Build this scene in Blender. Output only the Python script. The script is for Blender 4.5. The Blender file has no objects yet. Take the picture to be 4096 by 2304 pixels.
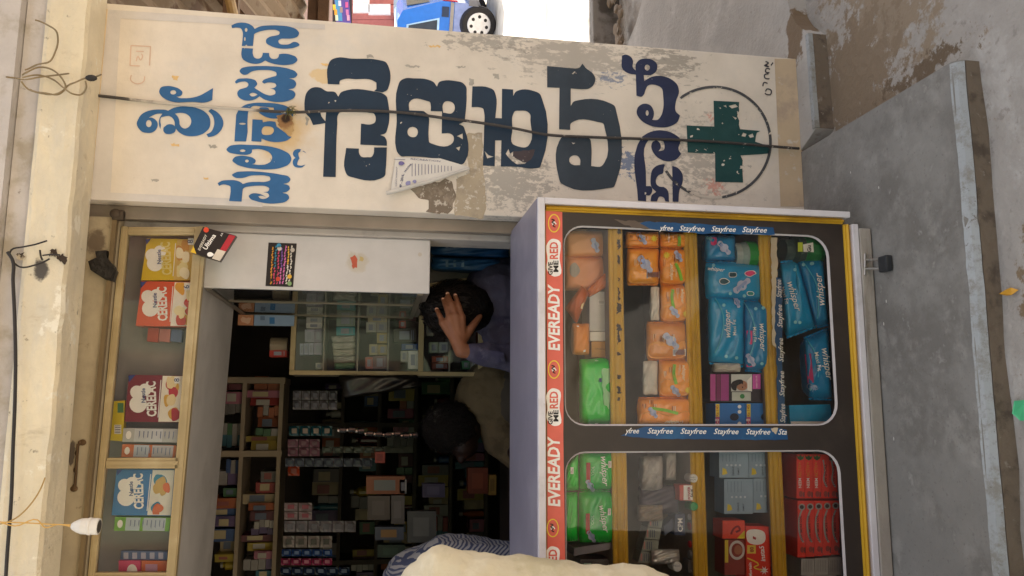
import bpy, bmesh, math, random
from mathutils import Vector, Matrix
from mathutils.geometry import tessellate_polygon
random.seed(7)
sc = bpy.context.scene
COL = sc.collection

# ------------------------------------------------------------------ camera (turned on its side, as the photo was taken)
FPX, YAW, PITCH, ROLL, EYE = 3200.0, math.radians(8.7), math.radians(9.5), math.radians(-1.6), 1.3
FWD = Vector((math.sin(YAW)*math.cos(PITCH), math.cos(YAW)*math.cos(PITCH), -math.sin(PITCH)))
_r = Vector((math.cos(YAW), -math.sin(YAW), 0)); _d = FWD.cross(_r)
RGT = math.cos(ROLL)*_r + math.sin(ROLL)*_d
DWN = -math.sin(ROLL)*_r + math.cos(ROLL)*_d
CAM = Vector((0, 0, EYE))
cd = bpy.data.cameras.new('camera'); cam = bpy.data.objects.new('camera', cd); COL.objects.link(cam)
cd.sensor_fit = 'HORIZONTAL'; cd.sensor_width = 36; cd.lens = FPX/4096*36; cd.clip_start = 0.05; cd.clip_end = 2000
m = Matrix.Identity(4)
for i in range(3):
    m[i][0], m[i][1], m[i][2], m[i][3] = DWN[i], RGT[i], -FWD[i], CAM[i]
cam.matrix_world = m
sc.camera = cam

# ------------------------------------------------------------------ light
SUN_EL, SUN_AZ = math.radians(60), math.radians(21)      # azimuth from +Y towards +X: behind the shop
w = bpy.data.worlds.new('World'); sc.world = w; w.use_nodes = True
nt = w.node_tree; bg = nt.nodes['Background']
sky = nt.nodes.new('ShaderNodeTexSky'); sky.sky_type = 'NISHITA'; sky.sun_disc = False
sky.sun_elevation = SUN_EL; sky.sun_rotation = SUN_AZ; sky.dust_density = 3.0; sky.air_density = 1.0; sky.ozone_density = 1.0
hs_ = nt.nodes.new('ShaderNodeHueSaturation'); hs_.inputs['Saturation'].default_value = .32; nt.links.new(sky.outputs[0], hs_.inputs['Color']); nt.links.new(hs_.outputs[0], bg.inputs[0]); bg.inputs[1].default_value = 0.12
sl = bpy.data.lights.new('sun', 'SUN'); sl.energy = 4.0; sl.angle = math.radians(0.5); sl.color = (1, .95, .86)
so = bpy.data.objects.new('sun', sl); COL.objects.link(so)
sd = Vector((math.sin(SUN_AZ)*math.cos(SUN_EL), math.cos(SUN_AZ)*math.cos(SUN_EL), math.sin(SUN_EL)))
so.rotation_euler = sd.to_track_quat('Z', 'Y').to_euler(); so.location = (6, 14, 20)
sc.view_settings.view_transform = 'Standard'; sc.view_settings.look = 'None'
sc.view_settings.exposure = 1.78; sc.view_settings.gamma = 1.0
sc.cycles.use_denoising = True
sc.cycles.max_bounces = 10; sc.cycles.diffuse_bounces = 5; sc.cycles.transparent_max_bounces = 16

# ------------------------------------------------------------------ helpers
def ray(x, y): return FWD + DWN*((x-2048)/FPX) - RGT*((y-1152)/FPX)
def at(x, y, Y):
    v = ray(x, y); return CAM + v*(Y/v.y)
def atZ(x, y, z):
    v = ray(x, y); return CAM + v*((z-EYE)/v.z)

def lin(c):
    return tuple((v/12.92 if v <= .04045 else ((v+.055)/1.055)**2.4) for v in c)
def hx(s):
    s = s.lstrip('#'); return lin(tuple(int(s[i:i+2], 16)/255 for i in (0, 2, 4)))

MATS = {}
def M(col, rough=.6, var=.12, scale=14, bump=0.0, bscale=60, metal=0.0, spec=.4, coat=0.0):
    if isinstance(col, str): col = hx(col)
    key = (tuple(round(c, 4) for c in col), rough, var, scale, bump, bscale, metal, spec, coat)
    if key in MATS: return MATS[key]
    mt = bpy.data.materials.new('mat'); mt.use_nodes = True; n = mt.node_tree; p = n.nodes['Principled BSDF']
    p.inputs['Roughness'].default_value = rough; p.inputs['Metallic'].default_value = metal
    p.inputs['Specular IOR Level'].default_value = spec; p.inputs['Coat Weight'].default_value = coat
    tc = n.nodes.new('ShaderNodeTexCoord'); no = n.nodes.new('ShaderNodeTexNoise')
    no.inputs['Scale'].default_value = scale; no.inputs['Detail'].default_value = 6
    n.links.new(tc.outputs['Object'], no.inputs['Vector'])
    mx = n.nodes.new('ShaderNodeMix'); mx.data_type = 'RGBA'
    mx.inputs[6].default_value = (*[c*(1-var) for c in col], 1); mx.inputs[7].default_value = (*[min(1, c*(1+var)) for c in col], 1)
    mr = n.nodes.new('ShaderNodeMapRange'); mr.inputs[1].default_value = .3; mr.inputs[2].default_value = .7
    n.links.new(no.outputs[0], mr.inputs[0]); n.links.new(mr.outputs[0], mx.inputs[0]); n.links.new(mx.outputs[2], p.inputs['Base Color'])
    if bump:
        nb = n.nodes.new('ShaderNodeTexNoise'); nb.inputs['Scale'].default_value = bscale; nb.inputs['Detail'].default_value = 8
        n.links.new(tc.outputs['Object'], nb.inputs['Vector'])
        b = n.nodes.new('ShaderNodeBump'); b.inputs['Strength'].default_value = bump; b.inputs['Distance'].default_value = .01
        n.links.new(nb.outputs[0], b.inputs['Height']); n.links.new(b.outputs[0], p.inputs['Normal'])
    MATS[key] = mt
    return mt

MORG = Vector((0, 0, 0))   # origin of the object the stains are placed on
def layered(base, layers, rough=.75, bump=.25, bscale=45, var=.08, vscale=6):
    """base colour plus stains: each layer = dict(col, scale, lo, hi, c, r, stretch, detail)"""
    mt = bpy.data.materials.new('mat'); mt.use_nodes = True; n = mt.node_tree; L = n.links; p = n.nodes['Principled BSDF']
    p.inputs['Roughness'].default_value = rough; p.inputs['Specular IOR Level'].default_value = .3
    tc = n.nodes.new('ShaderNodeTexCoord')
    def noise(scale, detail=8, stretch=None, rough_=.6):
        no = n.nodes.new('ShaderNodeTexNoise'); no.inputs['Scale'].default_value = scale; no.inputs['Detail'].default_value = detail
        no.inputs['Roughness'].default_value = rough_
        if stretch:
            mp = n.nodes.new('ShaderNodeMapping'); mp.inputs['Scale'].default_value = stretch
            L.new(tc.outputs['Object'], mp.inputs[0]); L.new(mp.outputs[0], no.inputs['Vector'])
        else: L.new(tc.outputs['Object'], no.inputs['Vector'])
        return no.outputs[0]
    def mixc(f, a, b):
        mx = n.nodes.new('ShaderNodeMix'); mx.data_type = 'RGBA'
        L.new(f, mx.inputs[0])
        if isinstance(a, tuple): mx.inputs[6].default_value = (*a, 1)
        else: L.new(a, mx.inputs[6])
        mx.inputs[7].default_value = (*b, 1)
        return mx.outputs[2]
    def rng(v, lo, hi):
        mr = n.nodes.new('ShaderNodeMapRange'); mr.inputs[1].default_value = lo; mr.inputs[2].default_value = hi
        mr.interpolation_type = 'SMOOTHSTEP'; L.new(v, mr.inputs[0]); return mr.outputs[0]
    col = mixc(rng(noise(vscale), .3, .7), tuple(c*(1-var) for c in base), tuple(min(1, c*(1+var)) for c in base))
    for ly in layers:
        v = noise(ly.get('scale', 20), ly.get('detail', 10), ly.get('stretch'), ly.get('nr', .65))
        if 'c' in ly:
            mp = n.nodes.new('ShaderNodeMapping'); mp.vector_type = 'TEXTURE'
            mp.inputs['Location'].default_value = Vector(ly['c'])-MORG; mp.inputs['Scale'].default_value = ly['r']
            L.new(tc.outputs['Object'], mp.inputs[0])
            g = n.nodes.new('ShaderNodeTexGradient'); g.gradient_type = 'SPHERICAL'; L.new(mp.outputs[0], g.inputs[0])
            a = n.nodes.new('ShaderNodeMath'); a.operation = 'MULTIPLY_ADD'; L.new(g.outputs['Fac'], a.inputs[0]); a.inputs[1].default_value = ly.get('k', 1.0); L.new(v, a.inputs[2]); v = a.outputs[0]
        f = rng(v, ly['lo'], ly['hi'])
        if 'amt' in ly:
            a = n.nodes.new('ShaderNodeMath'); a.operation = 'MULTIPLY'; L.new(f, a.inputs[0]); a.inputs[1].default_value = ly['amt']; f = a.outputs[0]
        col = mixc(f, col, ly['col'])
    L.new(col, p.inputs['Base Color'])
    if bump:
        b = n.nodes.new('ShaderNodeBump'); b.inputs['Strength'].default_value = bump; b.inputs['Distance'].default_value = .01
        L.new(noise(bscale), b.inputs['Height']); L.new(b.outputs[0], p.inputs['Normal'])
    return mt

def glass_mat(tint=(1, 1, 1), base=.05, rough=.02, haze=0.0):
    mt = bpy.data.materials.new('glass'); mt.use_nodes = True; n = mt.node_tree; L = n.links
    for nd in list(n.nodes):
        if nd.type != 'OUTPUT_MATERIAL': n.nodes.remove(nd)
    out = [nd for nd in n.nodes if nd.type == 'OUTPUT_MATERIAL'][0]
    tr = n.nodes.new('ShaderNodeBsdfTransparent'); tr.inputs[0].default_value = (*tint, 1)
    gl = n.nodes.new('ShaderNodeBsdfGlossy'); gl.inputs['Roughness'].default_value = rough
    fr = n.nodes.new('ShaderNodeFresnel'); fr.inputs[0].default_value = 1.5
    ad = n.nodes.new('ShaderNodeMath'); ad.operation = 'ADD'; ad.inputs[1].default_value = base; L.new(fr.outputs[0], ad.inputs[0])
    mx = n.nodes.new('ShaderNodeMixShader'); L.new(ad.outputs[0], mx.inputs[0]); L.new(tr.outputs[0], mx.inputs[1]); L.new(gl.outputs[0], mx.inputs[2])
    o = mx.outputs[0]
    if haze:
        df = n.nodes.new('ShaderNodeBsdfDiffuse'); df.inputs[0].default_value = (.75, .72, .68, 1)
        m2 = n.nodes.new('ShaderNodeMixShader'); m2.inputs[0].default_value = haze
        L.new(o, m2.inputs[1]); L.new(df.outputs[0], m2.inputs[2]); o = m2.outputs[0]
    L.new(o, out.inputs[0])
    return mt

ORG = {}
def thing(name, label, cat, loc=(0, 0, 0), group=None):
    o = bpy.data.objects.new(name, None); COL.objects.link(o); o.location = loc
    o.empty_display_size = .05
    o['label'] = label; o['category'] = cat
    if group: o['group'] = group
    ORG[o] = Vector(loc)
    return o
def tag(o, label, cat, group=None):
    o['label'] = label; o['category'] = cat
    if group: o['group'] = group
    return o
def obj(name, verts, faces, mat, parent=None, origin=None, smooth=False, label=None):
    """verts in world metres; becomes a child of parent, or a top-level object whose origin is its base"""
    me = bpy.data.meshes.new(name)
    if parent is not None: og = ORG[parent]
    elif origin is not None: og = Vector(origin)
    else:
        xs = [v[0] for v in verts]; ys = [v[1] for v in verts]; zs = [v[2] for v in verts]
        og = Vector(((min(xs)+max(xs))/2, (min(ys)+max(ys))/2, min(zs)))
    me.from_pydata([(v[0]-og[0], v[1]-og[1], v[2]-og[2]) for v in verts], [], faces)
    if mat: me.materials.append(mat)
    if smooth:
        for p in me.polygons: p.use_smooth = True
    o = bpy.data.objects.new(name, me); COL.objects.link(o)
    if parent is not None: o.parent = parent
    else: o.location = og
    ORG[o] = og
    if label: o['label'] = label
    return o

class MB:
    def __init__(s): s.v = []; s.f = []
    def add(s, v, f):
        k = len(s.v); s.v += [tuple(q) for q in v]; s.f += [tuple(i+k for i in q) for q in f]; return s
    def box(s, x0, x1, y0, y1, z0, z1):
        return s.add([(x0, y0, z0), (x1, y0, z0), (x1, y1, z0), (x0, y1, z0), (x0, y0, z1), (x1, y0, z1), (x1, y1, z1), (x0, y1, z1)],
                     [(0, 3, 2, 1), (4, 5, 6, 7), (0, 1, 5, 4), (1, 2, 6, 5), (2, 3, 7, 6), (3, 0, 4, 7)])
    def bev(s, x0, x1, y0, y1, z0, z1, b=.004):
        bm = bmesh.new(); bmesh.ops.create_cube(bm, size=1)
        for v in bm.verts: v.co = ((x0+x1)/2+v.co.x*(x1-x0), (y0+y1)/2+v.co.y*(y1-y0), (z0+z1)/2+v.co.z*(z1-z0))
        bmesh.ops.bevel(bm, geom=bm.edges[:], offset=b, segments=2, affect='EDGES', profile=.6)
        return s.bm(bm)
    def bm(s, bm):
        bm.verts.index_update(); s.add([v.co[:] for v in bm.verts], [[v.index for v in f.verts] for f in bm.faces]); bm.free(); return s
    def prism(s, pts, d):
        """pts: closed outline (Vectors); d: extrusion vector"""
        n = len(pts); v = [Vector(p) for p in pts] + [Vector(p)+Vector(d) for p in pts]
        f = [tuple(range(n)), tuple(range(2*n-1, n-1, -1))] + [(i, i+n, (i+1) % n+n, (i+1) % n) for i in range(n)]
        return s.add(v, f)
    def tube(s, pts, r, seg=8, caps=True):
        pts = [Vector(p) for p in pts]; rs = r if isinstance(r, (list, tuple)) else [r]*len(pts)
        rings = []; up = Vector((.13, .31, .94))
        for i, p in enumerate(pts):
            t = (pts[min(i+1, len(pts)-1)]-pts[max(i-1, 0)]).normalized()
            a = t.cross(up)
            if a.length < 1e-3: a = t.cross(Vector((1, 0, 0)))
            a.normalize(); b = t.cross(a)
            rings.append([p+(a*math.cos(2*math.pi*k/seg)+b*math.sin(2*math.pi*k/seg))*rs[i] for k in range(seg)])
        v = [q for rg in rings for q in rg]; f = []
        for i in range(len(pts)-1):
            for k in range(seg): f.append((i*seg+k, i*seg+(k+1) % seg, (i+1)*seg+(k+1) % seg, (i+1)*seg+k))
        if caps: f.append(tuple(range(seg-1, -1, -1))); f.append(tuple(range((len(pts)-1)*seg, len(pts)*seg)))
        return s.add(v, f)
    def ball(s, c, r, u=12, vv=8, sc_=(1, 1, 1)):
        bm = bmesh.new(); bmesh.ops.create_uvsphere(bm, u_segments=u, v_segments=vv, radius=r)
        for q in bm.verts: q.co = Vector(c)+Vector((q.co.x*sc_[0], q.co.y*sc_[1], q.co.z*sc_[2]))
        return s.bm(bm)
    def cap(s, a, b, ra, rb):
        """capsule-like limb piece, closed (for voxel union)"""
        s.tube([a, b], [ra, rb], 12); s.ball(a, ra, 12, 8); s.ball(b, rb, 12, 8); return s
    def lathe(s, c, axis, prof, seg=16):
        """prof: (distance along axis, radius)"""
        ax = Vector(axis).normalized(); c = Vector(c)
        return s.tube([c+ax*h for h, _ in prof], [r for _, r in prof], seg)
    def out(s, name, mat, parent=None, **k): return obj(name, s.v, s.f, mat, parent, **k)

def smoothline(pts, closed=True, n=5):
    """pts: (x, y[, 'c']) with c = corner; centripetal-ish Catmull-Rom between"""
    P = [(p[0], p[1]) for p in pts]; C = [len(p) > 2 for p in pts]; N = len(P); out = []
    rngi = N if closed else N-1
    for i in range(rngi):
        p1, p2 = P[i], P[(i+1) % N]
        if C[i] and C[(i+1) % N]: out.append(p1); continue
        p0 = P[(i-1) % N] if not C[i] else (2*p1[0]-p2[0], 2*p1[1]-p2[1])
        p3 = P[(i+2) % N] if not C[(i+1) % N] else (2*p2[0]-p1[0], 2*p2[1]-p1[1])
        L = math.hypot(p2[0]-p1[0], p2[1]-p1[1])
        def tang(a, b, c):
            d1 = math.hypot(b[0]-a[0], b[1]-a[1])+1e-6; d2 = math.hypot(c[0]-b[0], c[1]-b[1])+1e-6
            tx = (b[0]-a[0])/d1*d2+(c[0]-b[0])/d2*d1; ty = (b[1]-a[1])/d1*d2+(c[1]-b[1])/d2*d1
            q = L/(d1+d2); return tx*q, ty*q
        m1 = tang(p0, p1, p2); m2 = tang(p1, p2, p3)
        for k in range(n):
            t = k/n; h1 = 2*t**3-3*t*t+1; h2 = t**3-2*t*t+t; h3 = -2*t**3+3*t*t; h4 = t**3-t*t
            out.append((h1*p1[0]+h2*m1[0]+h3*p2[0]+h4*m2[0], h1*p1[1]+h2*m1[1]+h3*p2[1]+h4*m2[1]))
    if not closed: out.append(P[-1])
    return out
def ell(cx, cy, rx, ry, n=20): return [(cx+rx*math.cos(2*math.pi*i/n), cy+ry*math.sin(2*math.pi*i/n)) for i in range(n)]
def parse(s):
    o = []
    for t in s.split():
        c = t.endswith('c'); a, b = t.rstrip('c').split(','); o.append((float(a), float(b), 1) if c else (float(a), float(b)))
    return o
def Yval(Y, x, y): return Y(x, y) if callable(Y) else Y
def decal(name, loops, Y, mat, parent, lift=0.0, label=None):
    """flat print: loops of picture points on the plane (or surface) Y"""
    polys = [[at(x, y, Yval(Y, x, y)-lift) for x, y in lp] for lp in loops]
    flat = [[Vector((p.x, p.z, 0)) for p in pl] for pl in polys]
    tris = tessellate_polygon(flat); v = [p for pl in polys for p in pl]; fs = []
    for t in tris:
        a, b, c = (v[i] for i in t)
        nrm = (b-a).cross(c-a)
        if nrm.length < 1e-12: continue
        fs.append(tuple(t) if nrm.y < 0 else (t[0], t[2], t[1]))
    return obj(name, v, fs, mat, parent, label=label)
def quad(x0, x1, y0, y1): return [(x0, y0), (x1, y0), (x1, y1), (x0, y1)]

TEXTS = []
def text(s, p0, p1, Y, mat, parent, h=None, bold=0.0, shear=0.0, lift=.0012, name='lettering'):
    me = bpy.data.meshes.new(name); o = bpy.data.objects.new(name, me); COL.objects.link(o)
    o.parent = parent; ORG[o] = ORG[parent]; me.materials.append(mat)
    TEXTS.append((s, p0, p1, Y, h, bold, shear, lift, o))
    return o
def finish_texts():
    uniq = {}
    for t in TEXTS: uniq.setdefault((t[0], t[5], t[6]), None)
    tmp = []
    for k in uniq:
        c = bpy.data.curves.new('t', 'FONT'); c.body = k[0]; c.offset = k[1]; c.shear = k[2]; c.resolution_u = 2; c.fill_mode = 'FRONT'
        o = bpy.data.objects.new('t', c); COL.objects.link(o); tmp.append(o); uniq[k] = o
    bpy.context.view_layer.update(); dg = bpy.context.evaluated_depsgraph_get()
    geo = {}
    for k, o in uniq.items():
        me = o.evaluated_get(dg).to_mesh()
        geo[k] = ([v.co.copy() for v in me.vertices], [tuple(p.vertices) for p in me.polygons]); o.evaluated_get(dg).to_mesh_clear()
    for o in tmp: c = o.data; bpy.data.objects.remove(o); bpy.data.curves.remove(c)
    for s, p0, p1, Y, h, bold, shear, lift, o in TEXTS:
        vs, fs = geo[(s, bold, shear)]
        x0 = min(v.x for v in vs); x1 = max(v.x for v in vs); wd = x1-x0
        ex = (p1[0]-p0[0], p1[1]-p0[1]); Ln = math.hypot(*ex); up = (ex[1]/Ln, -ex[0]/Ln)
        sy = (h/.7) if h else Ln/wd
        og = ORG[o]; out = []
        for v in vs:
            a = (v.x-x0)/wd; b = v.y*sy
            X = p0[0]+ex[0]*a+up[0]*b; Yy = p0[1]+ex[1]*a+up[1]*b
            out.append(tuple(at(X, Yy, Yval(Y, X, Yy)-lift)-og))
        mats = list(o.data.materials); o.data.clear_geometry(); o.data.from_pydata(out, [], fs)

def carton(name, label, cat, pts, Y, depth, mat, group=None, bevel=.0015):
    """box whose front face is the four picture points on plane Y"""
    P = [at(x, y, Y) for x, y in pts]
    base = sum(P, Vector())/4; base = Vector((base.x, Y+depth/2, min(p.z for p in P)))
    t = thing(name, label, cat, base, group)
    mb = MB(); mb.prism(P, (0, depth, 0)); mb.out('box', mat, t)
    return t
def bil(pts):
    (ax, ay), (bx, by), (cx, cy), (dx, dy) = pts
    def f(u, v): return ((ax*(1-u)+bx*u)*(1-v)+(dx*(1-u)+cx*u)*v, (ay*(1-u)+by*u)*(1-v)+(dy*(1-u)+cy*u)*v)
    ex, ey = bx-ax, by-ay; gx, gy = dx-ax, dy-ay; det = ex*gy-ey*gx
    def inv(x, y):
        px, py = x-ax, y-ay
        return ((px*gy-py*gx)/det, (ex*py-ey*px)/det)
    return f, inv
def pouch(name, label, cat, pts, Y, thick, mat, group=None, wr=.0025, seed=0, soft=6, fin=None):
    """soft pack: bulged front over the four picture points; returns (thing, surface function)"""
    rnd = random.Random(seed); f, inv = bil(pts); N = 18
    ph = [(rnd.uniform(2, 7), rnd.uniform(2, 7), rnd.uniform(0, 6), rnd.uniform(.3, 1)) for _ in range(5)]
    cr = [(rnd.uniform(.1, .9), rnd.uniform(.1, .9), rnd.uniform(0, 3.14), rnd.uniform(10, 22)) for _ in range(4)]
    def bulge(u, v):
        a = max(0, 1-abs(2*u-1)**soft)*max(0, 1-abs(2*v-1)**soft)
        wv = sum(A*math.sin(p*u*3+q*v*3+r) for p, q, r, A in ph)/3
        cz = sum(math.exp(-((u-x_)*math.cos(t_)+(v-y_)*math.sin(t_))**2*w_*w_*3)*math.exp(-((u-x_)**2+(v-y_)**2)*7) for x_, y_, t_, w_ in cr)
        return thick*.5*a**.6+wr*wv*a+.0022*cz*a
    surf = lambda x, y: Y-bulge(*[min(1, max(0, c)) for c in inv(x, y)])
    v = []; fc = []
    rr = .06
    for side in (0, 1):
        for i in range(N+1):
            for j in range(N+1):
                u, w_ = i/N, j/N
                # slightly pinched outline with rounded corners
                uu = .5+(u-.5)*(1-.035*abs(2*w_-1)**6)+.006*math.sin(9*w_+seed); ww = .5+(w_-.5)*(1-.035*abs(2*u-1)**6)+.006*math.sin(8*u+seed*2)
                x, y = f(uu, ww)
                p = at(x, y, Y); b = bulge(u, w_)
                p = at(x, y, Y-b) if side == 0 else p+Vector((0, b*1.6, 0))
                v.append(p)
    n1 = (N+1)**2
    for i in range(N):
        for j in range(N):
            a = i*(N+1)+j; q = (a, a+1, a+N+2, a+N+1)
            fc.append(q); fc.append(tuple(n1+k for k in reversed(q)))
    P = [at(x, y, Y) for x, y in pts]; c = sum(P, Vector())/4
    t = thing(name, label, cat, (c.x, Y, min(p.z for p in P)), group)
    obj('packet', v, fc, mat, t, smooth=True)
    if fin:
        for w0, w1 in fin:                     # crimped seal fins at the ends
            n_ = 22; fv = []; ff_ = []
            for k in range(n_+1):
                u = .03+.94*k/n_; a_ = at(*f(u, w0), Y+.001); b_ = at(*f(u, w1+(.006 if k % 2 else -.006)), Y-.002+.003*math.sin(k*1.3+seed)); fv += [a_, b_]
            for k in range(n_): ff_.append((2*k, 2*k+1, 2*k+3, 2*k+2))
            obj('seal_fin', fv, ff_, mat, t)
    return t, surf

WHITE = M('#f2efe8', .5, .05); 
def flat(c, rough=.5): return M(c, rough, .06, 30)
# ================================================================== SETTING
def struct(o): o['kind'] = 'structure'; return o
EARTH = layered(hx('#b9a78f'), [dict(col=hx('#8d7a63'), scale=3, lo=.5, hi=.62), dict(col=hx('#cfc3b0'), scale=14, lo=.55, hi=.7)], rough=.95, bump=.5, bscale=25)
struct(obj('ground', [(-150, -150, -.32), (150, -150, -.32), (150, 220, -.32), (-150, 220, -.32)], [(0, 1, 2, 3)], EARTH, origin=(0, 0, -.32)))
ROADM = layered(hx('#c9bfb0'), [dict(col=hx('#a59a8a'), scale=2, lo=.5, hi=.7)], rough=.9, bump=.3)
struct(obj('road', [(1.2, 4.9, -.30), (60, 4.9, -.30), (60, 40, -.30), (1.2, 40, -.30)], [(0, 1, 2, 3)], ROADM, origin=(5, 8, -.30)))
LOWZ = -.055
MORG = Vector((0, 0, LOWZ))
CEM = layered(hx('#a09a92'), [
    dict(col=hx('#b1aca5'), scale=5, lo=.5, hi=.65),
    dict(col=hx('#837c74'), scale=30, lo=.58, hi=.68, amt=.6),
    dict(col=hx('#8f7f6b'), scale=9, lo=.62, hi=.68, k=.28, c=(1.2, 1.80, LOWZ), r=(.6, .5, .5), detail=14, nr=.72),
    dict(col=hx('#84735f'), scale=14, lo=.62, hi=.70, k=.36, c=(.95, 2.02, LOWZ), r=(.34, .34, .4), detail=14, nr=.74), dict(col=hx('#6d5d4b'), scale=20, lo=.74, hi=.80, k=.36, c=(.86, 1.75, LOWZ), r=(.10, .45, .4), detail=14, nr=.74),
    dict(col=hx('#806d55'), scale=11, lo=.72, hi=.78, k=.4, c=(.22, 1.42, LOWZ), r=(.40, .16, .3), detail=12, nr=.7),
    dict(col=hx('#d8d4cc'), scale=60, lo=.70, hi=.73)], rough=.9, bump=.8, bscale=35)
pv = MB(); N = 60
def pz(x, y):
    return LOWZ - .012*max(0, math.sin(x*7.1+y*3)*math.sin(y*6.3-x*2)) - .006*math.sin(x*17)*math.sin(y*19)
vv = []; ff = []
for i in range(N+1):
    for j in range(N+1):
        x = -3+7.5*i/N; y = -1.2+5.45*j/N
        vv.append((x, y, pz(x, y)-.004))
for i in range(N):
    for j in range(N):
        a = i*(N+1)+j; ff.append((a, a+N+1, a+N+2, a+1))
struct(obj('pavement', vv, ff, CEM, origin=(0, 0, LOWZ), smooth=True))
MORG = Vector((1.5, 3, 0))
# raised cement floor of the side passage, its broken edge built as an uneven outline
fl = [(2500, 200), (2545, 90), (2590, -80), (2900, -120), (3120, -90), (3150, 0), (3165, 60), (3190, 100), (3232, 133), (3240, 230), (3250, 380), (3262, 515), (3205, 600)]
P = [atZ(x, y, 0) for x, y in fl]; P.append(Vector((.82, 2.3, 0))); P.append(Vector((.9, 4.2, 0)))
FLOORM = layered(hx('#aca7a0'), [dict(col=hx('#bdb9b2'), scale=3, lo=.5, hi=.7), dict(col=hx('#8b847b'), scale=22, lo=.60, hi=.7, amt=.7),
    dict(col=hx('#786652'), scale=16, lo=1.0, hi=1.1, c=(1.2, 2.24, -.02), r=(.25, .12, .2))], rough=.88, bump=.5, bscale=50)
mb = MB(); mb.prism(P, (0, 0, -.30)); struct(mb.out('passage_floor', FLOORM, origin=(1.5, 3, 0)))
# concrete step slab in front of the counter, worn rounded nose along the front
SLABM = layered(hx('#86837d'), [dict(col=hx('#6c6862'), scale=5, lo=.44, hi=.64, amt=.8), dict(col=hx('#97948d'), scale=11, lo=.52, hi=.68, amt=.6), dict(col=hx('#5f5a54'), scale=90, lo=.58, hi=.68, amt=.5), dict(col=hx('#a5a29b'), scale=20, lo=.6, hi=.72, amt=.6),
    dict(col=hx('#e8e6e0'), scale=55, lo=.745, hi=.755)], rough=.8, bump=.3, bscale=70)
st = thing('step_slab', 'grey cement step slab on the ground under the glass-fronted counter', 'step slab', (-.1, 1.9, LOWZ))
x0, x1, y0, y1, ch = -1.6, .80, 1.547, 2.238, .019
mb = MB(); sec = [(y0+ch, 0), (y1, 0), (y1, LOWZ-.03), (y0+.004, LOWZ-.03), (y0+.004, -ch)]
mb.prism([(x0, a, b) for a, b in sec], (x1-x0, 0, 0)); mb.out('slab', SLABM, st)
NOSE = layered(hx('#9fa3a4'), [dict(col=hx('#85837c'), scale=24, lo=.44, hi=.64, nr=.76), dict(col=hx('#6a6257'), scale=60, lo=.62, hi=.7)], rough=.7, bump=.3)  # paler nose: edge wear, with caught sky light put into the colour
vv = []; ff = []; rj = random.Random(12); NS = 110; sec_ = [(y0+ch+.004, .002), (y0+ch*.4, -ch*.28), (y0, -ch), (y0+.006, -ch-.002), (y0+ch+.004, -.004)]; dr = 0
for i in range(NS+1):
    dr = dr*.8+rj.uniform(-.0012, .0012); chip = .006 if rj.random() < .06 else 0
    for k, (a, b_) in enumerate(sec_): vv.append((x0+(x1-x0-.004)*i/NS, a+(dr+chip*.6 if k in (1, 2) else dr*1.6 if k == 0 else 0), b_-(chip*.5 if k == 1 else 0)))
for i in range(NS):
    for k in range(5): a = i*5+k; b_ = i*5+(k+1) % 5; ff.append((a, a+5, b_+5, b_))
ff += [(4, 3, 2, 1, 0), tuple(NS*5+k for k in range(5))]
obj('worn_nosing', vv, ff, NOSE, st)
RIS = layered(hx('#75695b'), [dict(col=hx('#5a5046'), scale=14, lo=.48, hi=.64), dict(col=hx('#8d8478'), scale=40, lo=.6, hi=.7)], rough=.9, bump=.6, bscale=40)
MB().box(x0, x1-.002, y0+.0005, y0+.0035, LOWZ-.02, -ch-.003).out('dirty_riser', RIS, st)
fr_ = [atZ(3232, 135, 0), atZ(3240, 230, 0), atZ(3250, 380, 0), atZ(3261, 512, 0)]
sb = thing('passage_step', 'worn low step edge where the passage floor ends beside the pillar', 'step', (fr_[1].x, fr_[1].y, LOWZ))
b = MB(); b.prism([p+Vector((0, -.004, -.012)) for p in fr_]+[p+Vector((0, -.0015, -.012)) for p in fr_[::-1]], (0, 0, LOWZ-.01)); b.out('dirty_riser', RIS, sb)
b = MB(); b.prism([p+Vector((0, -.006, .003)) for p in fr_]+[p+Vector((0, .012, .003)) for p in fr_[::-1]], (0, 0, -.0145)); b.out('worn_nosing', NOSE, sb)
# small specks of plaster and litter
for k, (x, y) in enumerate([(3402, 690), (3515, 750), (3545, 1205), (3535, 1295), (3575, 1755)]):
    p = atZ(x, y, .001); b = MB(); b.ball(p, .0024, 6, 4, (1.5+k*.2, .8, .3)); tag(b.out('plaster_crumb', M('#c9c5bd')), 'tiny white plaster crumb lying on the grey step slab', 'crumb', 'plaster crumbs on the step slab')
p = atZ(4033, 1170, LOWZ+.005)
lf = MB(); pts = [(-.022, 0), (-.008, .008), (.012, .009), (.026, .002), (.012, -.007), (-.008, -.006)]
lf.prism([p+Vector((b, -a, .003*math.sin(a*200))) for a, b in pts], (0, 0, .0012)); tag(lf.out('fallen_leaf', M('#c8922e', .5)), 'small ochre fallen leaf on damp brown pavement', 'leaf')
p = atZ(4080, 1645, LOWZ+.006); lf = MB()
lf.prism([p+Vector(q) for q in [(.022, .012, 0), (.024, -.03, .004), (-.018, -.03, .002), (-.02, 0, 0), (-.005, .014, .006)]], (0, 0, .0015)); tag(lf.out('green_wrapper', M('#4fb57e', .35)), 'crumpled bright green plastic wrapper on the pavement', 'wrapper')

MORG = Vector((3.6, 4.41, -.3))
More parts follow.
